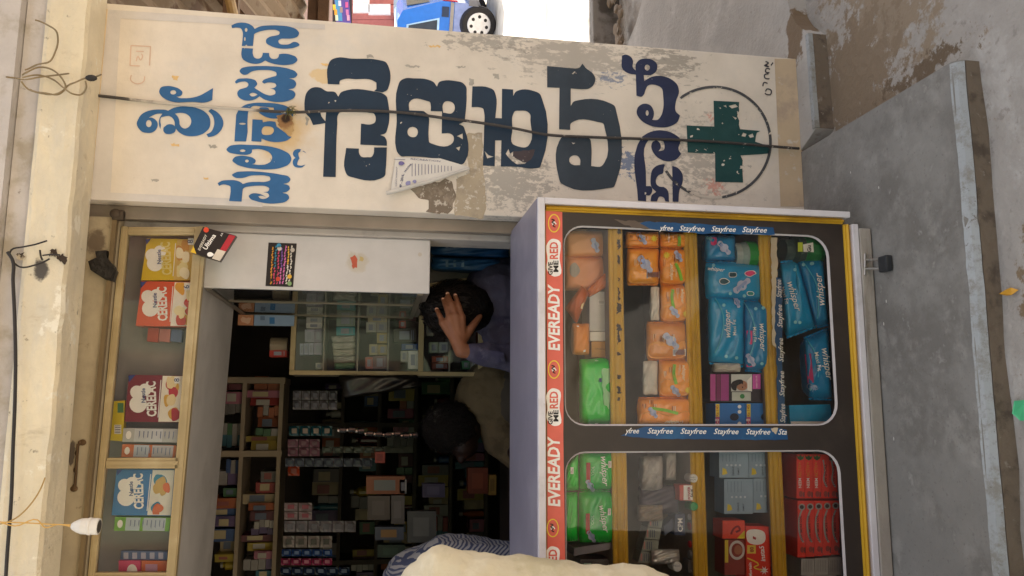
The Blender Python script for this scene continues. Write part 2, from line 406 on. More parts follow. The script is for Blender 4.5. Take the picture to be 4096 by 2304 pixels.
# kerb stone of the road with rubble
KERBM = layered(hx('#8f8a84'), [dict(col=hx('#6d675f'), scale=8, lo=.5, hi=.66), dict(col=hx('#5a544d'), scale=6, lo=1.1, hi=1.25, c=(2.35, 4.3, 0), r=(.25, .2, .2))], rough=.9, bump=.5)
mb = MB(); mb.bev(1.25, 6.0, 4.30, 4.52, -.30, at(2372, 100, 4.3).z, .012); tag(mb.out('kerb_stone', KERBM), 'long grey kerb stone between the shaded passage and sunlit road', 'kerb')
rn = random.Random(3)
for k in range(16):
    x = 1.9+rn.random()*.55; y = 4.02+rn.random()*.24; b = MB(); bm = bmesh.new(); bmesh.ops.create_icosphere(bm, subdivisions=2, radius=rn.uniform(.015, .04))
    for v in bm.verts: v.co *= rn.uniform(.7, 1.2); v.co.z *= .6; v.co += Vector((x, y, .0))
    b.bm(bm); tag(b.out('rubble_stone', M('#8a7c6c', .9, .2)), 'small brown rubble stone at the foot of the kerb', 'stone', 'rubble along the kerb')
for k in range(9):
    x = 2.6+rn.random()*.5; b = MB(); bm = bmesh.new(); bmesh.ops.create_icosphere(bm, subdivisions=2, radius=rn.uniform(.03, .07))
    for v in bm.verts: v.co *= rn.uniform(.6, 1.25); v.co += Vector((x+.1, 5.2+rn.random()*.4, -.22))
    b.bm(bm); tag(b.out('crumpled_litter', M('#d9d6d2', .4, .2)), 'crumpled pale plastic litter at the sunlit road edge', 'litter', 'litter at the road edge')

# ================================================================== SHOP BUILDING
YS = 2.24
MORG = Vector((0, 2.24, 0))
shop = thing('shop_building', 'small roadside shop with hand-painted blue letters on its cream sign pillar', 'shop', (0, 2.24, 0))
SIGN = layered((.70, .635, .545), [
    dict(col=(.62, .60, .57), scale=4, lo=.52, hi=.7, amt=.5),
    dict(col=(.62, .44, .22), scale=9, lo=.72, hi=1.25, c=at(1125, 520, YS), r=(.15, .3, .14), amt=.9),
    dict(col=(.70, .52, .27), scale=12, lo=1.18, hi=1.26, c=at(1290, 300, YS), r=(.07, .2, .13), amt=.8),
    dict(col=(.36, .33, .29), scale=42, stretch=(1.3, 1, .5), lo=.70, hi=.78, k=.36, c=at(2300, 230, YS), r=(.17, .3, .46), detail=15, nr=.72, amt=.68),
    dict(col=(.25, .23, .20), scale=55, stretch=(1.2, 1, .45), lo=.74, hi=.80, k=.36, c=at(2680, 250, YS), r=(.17, .3, .26), detail=15, nr=.72, amt=.68),
    dict(col=(.30, .28, .25), scale=60, stretch=(1, 1, .5), lo=.74, hi=.80, k=.34, c=at(1950, 170, YS), r=(.10, .3, .36), detail=15, nr=.72, amt=.68),
    dict(col=(.30, .28, .25), scale=60, stretch=(1, 1, .6), lo=.70, hi=.76, k=.34, c=at(2040, 730, YS), r=(.20, .3, .32), detail=15, nr=.74, amt=.68),
    dict(col=(.38, .35, .31), scale=60, stretch=(1, 1, .6), lo=.68, hi=.76, k=.28, c=at(2800, 640, YS), r=(.34, .3, .34), detail=15, nr=.74, amt=.75),
    dict(col=(.11, .17, .30), scale=70, stretch=(1, 1, .5), lo=.74, hi=.78, k=.34, c=at(2510, 650, YS), r=(.12, .3, .12), detail=14, nr=.72, amt=.85),
    dict(col=(.11, .17, .30), scale=70, stretch=(1, 1, .5), lo=.75, hi=.79, k=.32, c=at(2440, 310, YS), r=(.08, .3, .14), detail=14, nr=.72, amt=.7),
    dict(col=(.62, .30, .24), scale=70, lo=.72, hi=.78, k=.34, c=at(2860, 745, YS), r=(.07, .3, .08), nr=.75, amt=.8),
    dict(col=(.62, .30, .24), scale=70, lo=.74, hi=.80, k=.32, c=at(2840, 470, YS), r=(.05, .3, .06), nr=.75, amt=.8),
    dict(col=(.38, .31, .25), scale=18, lo=.98, hi=1.2, c=at(3230, 400, YS), r=(.8, .3, .11), amt=.7),
    dict(col=(.50, .46, .40), scale=34, lo=.60, hi=.72, stretch=(1.4, 1, .4), detail=14, nr=.78, amt=.75),
    dict(col=(.40, .37, .33), scale=55, lo=.71, hi=.74, detail=6)], rough=.72, bump=.22, bscale=40)
PX0, PX1 = .553, 1.112
mb = MB(); mb.bev(PX0, PX1, YS, 2.42, -.30, 2.35, .004); pillar = mb.out('sign_pillar', SIGN, shop)
def paint(col, chips, cscale=26, chipc=(.66, .60, .52), var=.14):
    return layered(col, [dict(col=tuple(c*1.35+.02 for c in col), scale=3.5, lo=.5, hi=.75, amt=.6), dict(col=chipc, scale=cscale, lo=chips, hi=chips+.02, detail=5, nr=.55),
                         dict(col=chipc, scale=90, lo=.73, hi=.75, detail=3)], rough=.55, bump=.1, var=var)
BLUE = paint((.030, .125, .30), .70, 34)
NAVY = paint((.012, .032, .062), .685, 34)
NAVY2 = paint((.030, .046, .066), .70, 36)
INDIGO = paint((.020, .030, .078), .70, 30)
GREEN = paint((.012, .064, .066), .64, 40)
LY = YS-.0015
def glyph(name, reg, sc_, loops, mat, label=None):
    L = []
    for lp in loops:
        pts = smoothline(parse(lp)) if isinstance(lp, str) else lp
        L.append([(reg[0]+x/sc_, reg[1]+y/sc_) for x, y in pts])
    return decal(name, L, LY, mat, pillar, label=label)
# grey painted border lines
BORD = layered((.60, .565, .53), [dict(col=(.52, .50, .48), scale=8, lo=.5, hi=.7)], rough=.7, bump=.15)
OCHB = layered((.74, .58, .36), [dict(col=(.66, .52, .34), scale=8, lo=.5, hi=.7)], rough=.7, bump=.15)
decal('painted_band', [[(373, 30), (431, 36), (362, 800), (293, 797)]], YS-.0008, OCHB, pillar)
decal('painted_border', [[(433, 38), (1300, 98), (1300, 118), (482, 74), (442, 770), (1050, 800), (1050, 828), (364, 797)]], YS-.0008, BORD, pillar)
TANB = layered((.56, .44, .30), [dict(col=(.42, .33, .25), scale=9, lo=.48, hi=.68), dict(col=(.60, .56, .50), scale=16, lo=.58, hi=.66)], rough=.75, bump=.2)
decal('painted_skirting', [[(3098, 235), (3182, 235), (3222, 826), (3122, 826), (3112, 560)]], YS-.0008, TANB, pillar)

Z1 = ((500, 330), 6.3)
glyph('painted_letter', *Z1, ["860,230 900,130 1060,88 1240,110 1380,170 1450,250 1425,315 1380,345 1300,352c 1335,376 1500,395 1700,380 1900,320 2080,220 2220,140c 2200,440c 2060,495 1700,490 1170,480 1020,420 900,320", ell(1215, 248, 75, 55)], BLUE)
glyph('painted_letter', *Z1, ["295,1030 330,930 400,820 520,740 700,690 900,680 1030,690 1085,712c 1200,650 1400,605 1600,605 1800,640 2000,730 2120,860 2150,1000 2130,1130 2040,1240 1900,1320 1700,1355 1500,1330 1370,1260 1310,1200 1285,1160c 1260,1240 1180,1290 1080,1300 1000,1270 965,1220c 975,1130 1015,1100c 1050,1070 1130,1050 1210,1065 1255,1100c 1245,980 1190,890 1110,840c 1000,855 910,880 890,960 905,1080 890,1175c 860,1080 855,980 880,880 945,785c 800,790 680,840 600,885c 700,895 780,950 820,1010 820,1110 770,1200 680,1260 560,1270 430,1240 340,1150", ell(600, 1035, 70, 90), "1260,782c 1400,765 1540,790 1630,860 1670,960 1650,1060 1590,1130 1510,1160 1430,1130 1380,1060 1370,960 1330,860"], BLUE)
glyph('painted_letter', *Z1, ["2100,720c 2170,665c 2300,730 2420,850 2480,1000 2450,1150 2350,1280 2230,1350 2100,1375c 2050,1305c 2160,1250 2230,1130 2250,980 2210,840"], BLUE)
Z2 = ((860, 80), 3.814)
glyph('painted_letter', *Z2, ["248,85c 320,50 420,38 520,60 580,100 605,135c 680,100 830,82 1000,85 1150,105 1250,150 1283,200 1260,250 1180,280 1080,285 1000,290 965,320 985,360 1060,375 1140,365 1195,335 1260,345 1290,378 1230,415 1100,437 960,430 840,390 780,345 780,300 840,255 920,238 980,215 985,185 940,155 850,148 740,160 640,190 597,215c 580,395c 408,395c 420,300 418,170 395,130 330,115 262,122c", ell(475, 150, 20, 30), ell(455, 290, 12, 30)], BLUE)
glyph('painted_letter', *Z2, ["412,425c 580,435c 578,520 600,570 650,590 700,575 725,530 728,500c 825,503c 828,545 860,585 910,595 960,575 980,520c 1060,513 1160,530 1240,570 1258,610 1220,655 1130,682 1000,685 880,665 800,635 768,618c 700,655 600,668 500,645 420,590 402,530"], BLUE)
glyph('painted_letter', *Z2, ["375,775 400,740 480,715 620,703 800,703 980,715 1130,745 1230,790 1257,830 1230,870 1130,890c 1210,920 1240,970 1215,1030 1120,1060c 1200,1085 1228,1135 1200,1190 1110,1235 980,1252 850,1240 740,1205 680,1165c 620,1205 520,1230 420,1215 350,1160 340,1110 370,1065 440,1040 490,1020 510,980 480,945 420,940 370,950 325,970c 303,945c 340,905 440,890 540,895 620,925 645,975 600,1035c 680,1085 760,1130 860,1150 920,1120 915,1075 870,1050 835,1042c 900,1035 935,1005 920,970 870,955 800,955 750,970c 720,945 740,915 800,890 880,865 935,845 935,805 880,775 760,763 640,768 550,790 490,830 430,833", "527,1135 570,1110 620,1120 650,1138c 610,1160 560,1165"], BLUE)
Z3 = ((860, 400), 3.37)
glyph('painted_letter', *Z3, ["262,558c 285,200c 330,120 400,70 520,40 680,37 850,52 980,90 1060,165c 1050,215 960,235 850,250 740,245 640,205 585,150 600,110 660,98 720,110 735,140 722,178c 795,130c 790,103c 640,90 500,88 455,140 440,250 440,430c 420,558c", ell(370, 320, 44, 13)], BLUE)
glyph('painted_letter', *Z3, ["505,260c 640,268c 645,300c 740,285 815,292c 830,355c 890,400 945,440 1000,490 1035,495c 980,540 880,565 780,565 690,545 628,520c 625,563c 490,555c 500,400c", "630,405 660,360 720,355 780,375 795,410 770,455 700,472 640,460"], BLUE)
glyph('painted_letter', *Z3, ["155,670 190,625 290,603 460,605 620,612 780,635 920,680 1010,740 1030,800 1000,860 900,910 740,935 560,930 400,905 280,860 235,815 260,775 340,752 440,760 520,785 550,820 535,850 500,865c 600,875 700,860 760,815 770,770 740,715 660,675 570,660 500,668c 495,710 450,735 370,738 270,725 180,700", ell(372, 683, 38, 17), ell(430, 822, 25, 20)], BLUE)
glyph('painted_letter', *Z3, ["230,1010 270,980 400,962 560,965 730,980 880,1005 1000,1040 1018,1070 990,1110 920,1130c 1000,1160 1010,1195 970,1235 905,1250c 985,1280 1000,1320 960,1365 850,1392 700,1393 560,1365 470,1325 455,1295 490,1265 560,1258 630,1275 690,1310c 630,1290 585,1300 610,1325 690,1325 730,1295 715,1260 650,1243c 720,1225 730,1190 690,1165 590,1155 470,1165 400,1180 375,1200c 358,1370c 190,1362c 210,1200 205,1165 160,1145 100,1140 55,1157c 35,1120c 90,1090 180,1080 270,1082 340,1105 375,1132c 450,1110 570,1103 690,1100 745,1075 740,1040 680,1020 570,1015 470,1022 400,1045 330,1053 260,1040"], BLUE)
glyph('painted_letter', *Z3, ["1050,720 1075,675 1130,660 1200,690 1235,722c 1170,690 1125,715 1130,760 1140,785c 1115,830 1110,870 1150,885 1220,870c 1180,905 1120,912 1065,890 1048,840 1060,800 1085,780c 1060,755"], BLUE)
Z4 = ((1200, 200), 2.6825)
glyph('painted_letter', *Z4, ["297,365c 300,170 330,110 400,82 550,92 850,108 920,130 958,200 955,385 935,430 885,455c 795,440c 820,420c 820,350c 770,322 600,313 470,313 430,330 423,370c"], NAVY)
glyph('painted_letter', *Z4, ["48,640c 50,540 70,460 120,410 220,405 280,440 380,455 410,500c 440,455 500,432 800,445 885,465 930,500 945,560 940,840 920,890 860,912c 910,935 930,975 932,1028c 648,1015c 655,790c 770,795 800,780 805,700 790,680 750,675 430,665 410,690 400,800 383,1363c 248,1360c 270,785c 140,805c 100,720 62,680", "215,650c 280,660c 272,765c 230,710"], NAVY)
glyph('painted_letter', *Z4, ["495,1052c 632,1058c 635,1110 660,1145 720,1150 770,1145 790,1110 795,1045c 932,1045c 920,1280 910,1350 850,1385 580,1370 510,1345 482,1290"], NAVY)
Z5 = ((1570, 290), 3.534)
glyph('painted_letter', *Z5, ["75,200 110,120 180,82 300,82 500,100 580,135 628,200c 660,135 720,115 900,122 980,140 1040,200 1048,300 1035,560 1020,690c 940,730c 1000,760 1030,830 1030,1250 1000,1290 820,1265 560,1210 200,1185 130,1185 70,1130 48,1060 60,700", "235,535c 240,420 270,388 480,400 530,420 542,470 540,545c 700,550c 695,862c 830,870 860,900 858,980 820,1020 570,1010 520,985 512,930 520,660c 500,590c 440,545c", "714,450 735,418 840,420 870,450 872,540 845,572 716,566c", "222,800 245,778 325,780 350,805 350,880 325,908 245,902 222,880", "908,900c 990,862c 995,945c 940,910c", "895,1065c 960,1045c 940,1108c"], NAVY)
glyph('painted_letter', *Z5, ["1130,195c 1350,210 1430,250 1460,320 1455,643c 1545,648c 1548,230c 1705,240c 1708,330c 1740,275 1790,250 2000,262 2080,300 2117,380 2110,1270 2080,1340 2020,1355 1780,1335 1695,1330c 1532,1328c 1540,960c 1452,960c 1445,1325c 1278,1315c 1295,780 1295,560 1280,510 1230,492 1118,490c", "1705,590 1730,548 1800,540 1900,550 1945,590 1950,680 1945,1000 1910,1045 1760,1040 1700,1010 1695,800",
      "1600,1150c 1640,1080c 1660,1150c 1715,1110c 1700,1190c 1790,1170c 1860,1250c 1980,1100c 2010,1110c 1960,1210c 1870,1290c 1760,1300c 1690,1250c 1640,1200c", "1300,1110c 1360,1170c 1430,1190c 1340,1215c"], NAVY)
Z6 = ((2160, 230), 2.683)
glyph('painted_letter', *Z6, ["77,92c 380,118c 420,110 455,65c 490,110 570,175 593,220 570,300 520,335 460,340 330,332c 330,520c 360,475 420,457 740,485 800,520 822,590 818,1330 790,1390 740,1400 280,1380 220,1340 198,1270 205,900 230,860 400,865 540,880 550,940 550,1165c 660,1165 690,1130 695,760 680,710 620,692 370,682 330,710 325,777c 205,770c 210,325c 77,320c", "320,1075 345,1055 400,1055 430,1090 430,1155c 350,1150 322,1130", "340,175c 370,148c 382,155c 355,180c"], NAVY2)
Z7 = ((2470, 210), 2.377)
glyph('painted_letter', *Z7, ["42,30c 75,20 130,45 148,80 145,140 172,170c 175,110 210,70 270,57 330,68 375,110 372,170 330,210 250,215c 255,270c 330,230 430,225 520,260 570,310 585,370 555,470 555,560 595,600c 570,660 490,705 400,712 300,690 220,640 182,570 195,520 250,487 310,500 345,560 340,620 330,640c 380,640 415,600 435,530 435,420 420,340 360,308 290,315 262,370 255,395c 230,420 180,410c 175,210c 110,200 50,160", ell(283, 143, 25, 28), ell(282, 575, 14, 26)], INDIGO)
glyph('painted_letter', *Z7, ["235,800c 290,765 430,740 530,770 600,830 580,920 605,965c 560,1015 480,1035 400,1010 340,950 322,880 340,845 375,838 405,865 410,910 390,938c 440,925 445,870 430,835c 300,830 270,870 270,1130 272,1270c 320,1275 330,1320 300,1360 272,1355c 272,1415c 195,1408c 190,880"], INDIGO)
glyph('painted_letter', *Z7, ["315,1190 335,1110 385,1072 450,1068 440,1100 430,1150 395,1165 368,1200 370,1250 400,1275 440,1278c 470,1300 490,1420c 455,1415c 440,1380 400,1370 375,1415c 315,1415c 325,1360 368,1325c 325,1280"], INDIGO)
glyph('painted_letter', *Z7, ["520,1078c 570,1095 615,1150 620,1230 590,1310 580,1420c 525,1418c"], INDIGO)
Z8 = ((2700, 320), 2.898)
glyph('painted_cross', *Z8, ["447,240c 745,255c 740,320c 745,350c 720,420c 745,470c 740,520c 755,570c 990,590c 950,610c 940,640c 930,715c 1098,770c 1100,850c 960,862c 760,875c 785,930c 780,1010c 790,1188c 468,1180c 465,855c 147,840c 135,527c 455,540c",
      "620,300c 700,280c 730,310c 660,330c", "665,420c 720,440c 700,460c", "560,300c 590,290c 600,320c", "850,640c 900,620c 915,660c 870,670c", "790,610c 830,625c 815,660c 770,650c"], GREEN, label='green medical cross with chipped right arm')
RING = layered((.075, .078, .085), [dict(col=(.60, .55, .47), scale=60, lo=.60, hi=.63, detail=4), dict(col=(.60, .55, .47), scale=70, lo=1.0, hi=1.03, c=at(2820, 800, YS), r=(.09, .3, .12), detail=4)], rough=.7)
ro_ = []; ri_ = []
for k in range(-117, 161, 4):
    a = math.radians(k-10)
    ro_.append((455+668*math.cos(a), 722+657*math.sin(a))); ri_.append((455+636*math.cos(a), 722+627*math.sin(a)))
glyph('painted_ring', *Z8, [ro_+ri_[::-1]], RING, label='thin black ring around the green cross, worn away below')
# painter's small signature
SG = M((.05, .05, .06), .7)
def squig(pts, wpx, mat, parent, Y, name='brush_stroke'):
    p = smoothline(pts, False, 4); a = []; b = []
    for i, q in enumerate(p):
        q0, q1 = p[max(0, i-1)], p[min(len(p)-1, i+1)]; dx, dy = q1[0]-q0[0], q1[1]-q0[1]; n = math.hypot(dx, dy)+1e-6
        a.append((q[0]-dy/n*wpx/2, q[1]+dx/n*wpx/2)); b.append((q[0]+dy/n*wpx/2, q[1]-dx/n*wpx/2))
    return decal(name, [a+b[::-1]], Y, mat, parent)
for pts in ([(3060, 372), (3082, 378), (3085, 362), (3068, 356), (3062, 366)], [(3052, 345), (3056, 330), (3070, 334)], [(3078, 314), (3060, 312), (3058, 300), (3074, 296)],
            [(3078, 290), (3062, 286), (3066, 274), (3080, 278)], [(3076, 266), (3058, 262), (3074, 252), (3062, 246)], [(3084, 262), (3092, 250)]):
    squig(pts, 5, SG, pillar, LY)
# faint orange house number in a box
FO = M((.66, .47, .36), .8)
for a, b in (((524, 182), (520, 262)), ((524, 182), (604, 186)), ((602, 186), (598, 262)), ((520, 262), (560, 264))): squig([a, b], 4, FO, pillar, LY)
squig([(545, 245), (552, 225), (562, 240), (570, 226), (566, 215)], 4, FO, pillar, LY); squig([(545, 205), (575, 206)], 4, FO, pillar, LY)
squig([(526, 300), (522, 318), (545, 335), (575, 325), (578, 305)], 4, FO, pillar, LY)
# peeled patches and tape remnants with ragged outlines
def ragged(pts, amp, seed, step=14):
    rn_ = random.Random(seed); out = []
    for i in range(len(pts)):
        (ax, ay), (bx, by) = pts[i], pts[(i+1) % len(pts)]; n = max(1, int(math.hypot(bx-ax, by-ay)/step))
        for k in range(n): t = k/n; out.append((ax+(bx-ax)*t+rn_.uniform(-amp, amp), ay+(by-ay)*t+rn_.uniform(-amp, amp)))
    return out
BRN = layered((.20, .16, .12), [dict(col=(.52, .47, .40), scale=40, lo=.56, hi=.60, nr=.7), dict(col=(.30, .25, .19), scale=15, lo=.5, hi=.6)], rough=.85, bump=.5)
TAPE = layered((.44, .37, .27), [dict(col=(.62, .57, .49), scale=50, lo=.55, hi=.6, nr=.7), dict(col=(.34, .29, .22), scale=20, lo=.5, hi=.65)], rough=.8, bump=.5)
decal('peeled_patch', [ragged([(1645, 752), (1720, 735), (1790, 715), (1815, 740), (1828, 790), (1800, 850), (1740, 855), (1705, 845), (1720, 805), (1672, 790)], 6, 1)], YS-.0006, BRN, pillar, label='ragged brown patch where the paint has peeled')
decal('tape_remnant', [ragged([(1862, 535), (1928, 530), (1935, 690), (1945, 830), (1930, 875), (1868, 868), (1815, 860), (1826, 715), (1880, 690)], 4, 2)], YS-.0004, TAPE, pillar, label='strip of torn brown tape on the wall')
PRP = layered((.07, .055, .06), [dict(col=(.5, .47, .43), scale=40, lo=.6, hi=.64)], rough=.8)
decal('peeled_patch', [ragged([(2052, 602), (2140, 600), (2128, 640), (2090, 652), (2060, 635)], 4, 5)], LY-.0005, PRP, pillar)
for k, (x, y, w_, h_) in enumerate([(700, 312, 26, 20), (1085, 640, 10, 14), (1228, 485, 12, 34), (1300, 258, 30, 12), (1480, 225, 26, 10), (1650, 265, 60, 8), (1735, 185, 50, 9), (1985, 305, 26, 20), (1885, 330, 16, 30), (700, 580, 30, 12), (850, 585, 34, 10), (620, 720, 30, 10), (820, 715, 20, 8), (1840, 268, 40, 8), (1510, 505, 12, 18)]):
    decal('chipped_spot', [ragged([(x-w_/2, y-h_/2), (x+w_/2, y-h_/3), (x+w_/2, y+h_/2), (x-w_/3, y+h_/2)], 4, 40+k, 6)], YS-.0006, M('#a9a49a' if k % 3 else '#d9b77c', .8, .2), pillar)
BURN = layered((.50, .33, .15), [dict(col=(.30, .16, .07), scale=30, lo=.66, hi=.95, c=at(1140, 482, YS), r=(.036, .3, .034)), dict(col=(.05, .028, .02), scale=30, lo=.95, hi=1.25, c=at(1146, 476, YS), r=(.030, .3, .028))], rough=.85, bump=.4)
decal('burnt_spot', [ragged([(1108, 462), (1130, 456), (1165, 462), (1172, 490), (1178, 520), (1160, 545), (1142, 528), (1128, 518), (1112, 500)], 4, 21, 7)], LY-.0006, BURN, pillar, label='brown burnt spot eating into the blue letters')
# side return and jamb of the pillar, side wall of the shop along the passage
JAMB = layered((.44, .40, .36), [dict(col=(.30, .27, .25), scale=9, lo=.55, hi=.7)], rough=.7, bump=.2)
MB().bev(.498, .552, 2.335, 2.45, -.01, 2.2, .004).out('door_jamb', JAMB, shop)
MB().bev(.515, .5525, 2.300, 2.334, -.01, 2.2, .003).out('shutter_channel', M('#8f8478', .5, .2, 8, metal=.3), shop)
PLAST = layered((.50, .44, .37), [dict(col=(.40, .35, .30), scale=5, lo=.5, hi=.7)], rough=.85, bump=.4)
MB().box(.96, 1.108, 2.42, 6.0, -.30, 3.4).out('side_wall', PLAST, shop)
DARKW = M('#453d38', .85, .15, 4, .2)  # wall colour lowered so the interior gloom is in the paint
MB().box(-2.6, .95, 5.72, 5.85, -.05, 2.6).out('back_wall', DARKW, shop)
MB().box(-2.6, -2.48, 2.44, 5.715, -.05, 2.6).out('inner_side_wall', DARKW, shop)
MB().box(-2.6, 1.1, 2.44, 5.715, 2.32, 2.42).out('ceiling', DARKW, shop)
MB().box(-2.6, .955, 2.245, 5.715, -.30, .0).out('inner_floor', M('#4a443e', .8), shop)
MB().box(-4.2, -1.75, 2.245, 2.43, -.3, 2.35).out('outer_wall', PLAST, shop)
MB().box(-4.2, 1.108, 2.43, 6.0, 2.45, 3.5).out('upper_storey', PLAST, shop)
BEAM = layered((.74, .66, .49), [dict(col=(.62, .57, .46), scale=5, stretch=(.6, 1, 1.6), lo=.46, hi=.66, amt=.8), dict(col=(.50, .42, .29), scale=9, stretch=(1, 1, .35), lo=.56, hi=.70, nr=.72, amt=.75), dict(col=(.34, .29, .21), scale=26, lo=.62, hi=.68, nr=.74), dict(col=(.17, .15, .13), scale=50, lo=.70, hi=.74),
    dict(col=(.10, .09, .08), scale=30, lo=.78, hi=1.05, c=(.335, 2.1, 2.115), r=(.045, .1, .03)), dict(col=(.80, .76, .64), scale=12, lo=.58, hi=.64)], rough=.8, bump=.8, bscale=30)
mb = MB()
vv = []; ff = []; NX = 90                                   # beam with a slightly uneven, chipped lower edge
sec = [(2.235, 2.063), (2.112, 2.060), (2.100, 2.066), (2.098, 2.09), (2.100, 2.12), (2.098, 2.150), (2.102, 2.160), (2.235, 2.162)]
rb = random.Random(4)
for i in range(NX+1):
    x = -3.2+4.55*i/NX; j1 = rb.uniform(-.0022, .0022)
    for k, (yy, zz) in enumerate(sec): vv.append((x, yy+(rb.uniform(-.0012, .0012) if 0 < k < 7 else 0), zz+(j1 if k in (1, 2) else 0)))
n = len(sec)
for i in range(NX):
    for k in range(n): a = i*n+k; b = i*n+(k+1) % n; ff.append((a, a+n, b+n, b))
ff.append(tuple(range(n-1, -1, -1))); ff.append(tuple(NX*n+k for k in range(n)))
obj('lintel_beam', vv, ff, BEAM, shop)
LILAC = layered((.52, .49, .47), [dict(col=(.38, .34, .28), scale=7, lo=.5, hi=.68), dict(col=(.2, .17, .14), scale=22, lo=.64, hi=.7)], rough=.8, bump=.4)
MB().box(-3.2, 1.35, 2.122, 2.235, 2.164, 2.215).out('grey_band', LILAC, shop)
MB().box(-3.2, 1.35, 2.092, 2.235, 2.2175, 2.60).out('upper_parapet', LILAC, shop)
OCHRE = layered((.40, .335, .225), [dict(col=(.31, .26, .18), scale=5, lo=.46, hi=.68), dict(col=(.24, .19, .12), scale=16, lo=.60, hi=.70, nr=.72), dict(col=(.16, .12, .08), scale=14, lo=1.05, hi=1.25, c=(.44, 2.28, 2.06), r=(.10, .1, .10)),
    dict(col=(.10, .08, .06), scale=20, lo=1.12, hi=1.24, c=(-.12, 2.28, 2.075), r=(.09, .1, .02)), dict(col=(.25, .2, .13), scale=30, lo=.66, hi=.72)], rough=.6, bump=.2)
_a, _b = at(484, 906, 2.30), at(349, 2304, 2.30); _sl = (_b.z-_a.z)/(_b.x-_a.x)
def fz(x): return _a.z+.002+_sl*(x-_a.x)
MB().prism([(.5145, 2.285, fz(.5145)), (-1.75, 2.285, fz(-1.75)), (-1.75, 2.285, 2.235), (.5145, 2.285, 2.235)], (0, .05, 0)).out('fascia_board', OCHRE, shop)
DK = M('#6b5a3f', .6, .2)
MB().bev(-1.75, .514, 2.272, 2.2845, 2.108, 2.118, .002).out('fascia_moulding', OCHRE, shop)
MB().bev(-1.75, .514, 2.276, 2.2845, 2.093, 2.099, .0015).out('fascia_moulding', DK, shop)
MB().prism([(.514, 2.266, fz(.514)), (-1.75, 2.266, fz(-1.75)), (-1.75, 2.266, fz(-1.75)+.011), (.514, 2.266, fz(.514)+.011)], (0, .0185, 0)).out('fascia_moulding', DK, shop)
# rusty slide bolt and bracket
b = MB(); b.tube([at(312, 1775, 2.275), at(300, 1945, 2.275)], .0035, 8)
for q in ((322, 1772), (310, 1812), (304, 1880), (300, 1946)): b.ball(at(q[0]-4, q[1], 2.281), .0055, 8, 6, (1.3, .5, .8))
for q in ((330, 1770), (296, 1955)): b.ball(at(q[0], q[1], 2.283), .008, 8, 6, (1, .25, 1.2))
b.out('slide_bolt', M('#5a4630', .6, .3, 40, metal=.5), shop)
b = MB(); c0 = at(470, 862, 2.27); b.bev(c0.x-.014, c0.x+.016, 2.262, 2.284, c0.z-.018, c0.z+.014, .007); b.ball(c0+Vector((.004, -.004, .004)), .014, 10, 8, (1, .6, 1.1)); b.out('hinge_bracket', M('#4a4036', .6, .3, 30, metal=.4), shop)
pts = [(380, 1005), (425, 1000), (428, 1030), (452, 1060), (465, 1085), (450, 1125), (420, 1118), (362, 1080), (352, 1045), (385, 1030)]
b = MB(); b.prism([at(x, y, 2.262) for x, y in pts], (0, .02, 0)); b.prism([at(x*.85+61, y*.85+161, 2.255) for x, y in pts[4:9]], (0, .01, 0)); b.out('black_hasp', M('#1b1714', .55, .3, 40, .5), shop)
MORG = Vector((0, 0, 0))
# ================================================================== GLASS-FRONTED COUNTER
YC = 1.915
ct = thing('display_counter', 'white-edged black glass-fronted counter full of packets, on the cement step', 'counter', (.1, 2.1, 0))
LAM = layered(hx('#8b8693'), [dict(col=hx('#9a95a0'), scale=3, lo=.5, hi=.7)], rough=.35, bump=0)
CX0, CX1 = -.95, .525
ZT = .913
def lz(x, y): return at(x, y, YC).z
MB().bev(CX0, CX1-.001, YC+.006, 2.318, ZT-.020, ZT, .002).out('countertop', LAM, ct)
MB().box(CX1-.018, CX1-.002, YC+.02, 2.312, .06, ZT-.0205).out('side_panel', LAM, ct)
MB().box(CX0, CX0+.016, YC+.02, 2.312, .06, ZT-.0205).out('side_panel', LAM, ct)
DIN = M('#84766a', .7, .15)
MB().box(CX0+.0165, CX1-.0185, 2.296, 2.311, .06, ZT-.0205).out('back_panel', DIN, ct)
MB().box(CX0+.0165, CX1-.0185, YC+.02, 2.2955, .06, .075).out('bottom_board', DIN, ct)
WFR = layered(hx('#d9d6da'), [dict(col=hx('#8d8378'), scale=26, lo=.66, hi=.7), dict(col=hx('#c4c0c2'), scale=6, lo=.5, hi=.7)], rough=.4, bump=.1)
GOLD = layered(hx('#cca02c'), [dict(col=hx('#977024'), scale=30, stretch=(.12, 1, .12), lo=.52, hi=.68, amt=.7), dict(col=hx('#d0a63e'), scale=60, lo=.58, hi=.7)], rough=.34, bump=.08, bscale=90)
zt, zb = lz(2150, 800), lz(3424, 850)
fx = .016
MB().bev(CX0, CX1, YC-.006, YC+.0195, zt-.018, zt, .002).out('frame_strip', WFR, ct)
MB().bev(CX1-fx, CX1, YC-.0058, YC+.0195, .058, zt-.0183, .002).out('frame_strip', WFR, ct)
MB().bev(CX0, CX1-fx*2.1, YC-.0062, YC+.0195, zb, zb+.017, .002).out('frame_strip', WFR, ct)
def mould(name, x0, x1, z0, z1, mat=GOLD, par=ct, horiz=True, yb=YC+.012, h=.014):
    """half-round beading with two grooves"""
    prof = [(0, 0), (.08, .45), (.2, .55), (.26, .4), (.34, .75), (.5, 1), (.66, .75), (.74, .4), (.8, .55), (.92, .45), (1, 0)]
    mb = MB()
    if horiz: pts = [(x0, yb-h*d, z0+(z1-z0)*t) for t, d in prof]; mb.prism(pts, (x1-x0, 0, 0))
    else: pts = [(x0+(x1-x0)*t, yb-h*d, z0) for t, d in prof]; mb.prism(pts, (0, 0, z1-z0))
    return mb.out(name, mat, par)
zgt = lz(2172, 830); zgb = lz(3378, 860)
mould('gold_beading', CX0, CX1-fx-.0005, zgt-.008, zgt, )
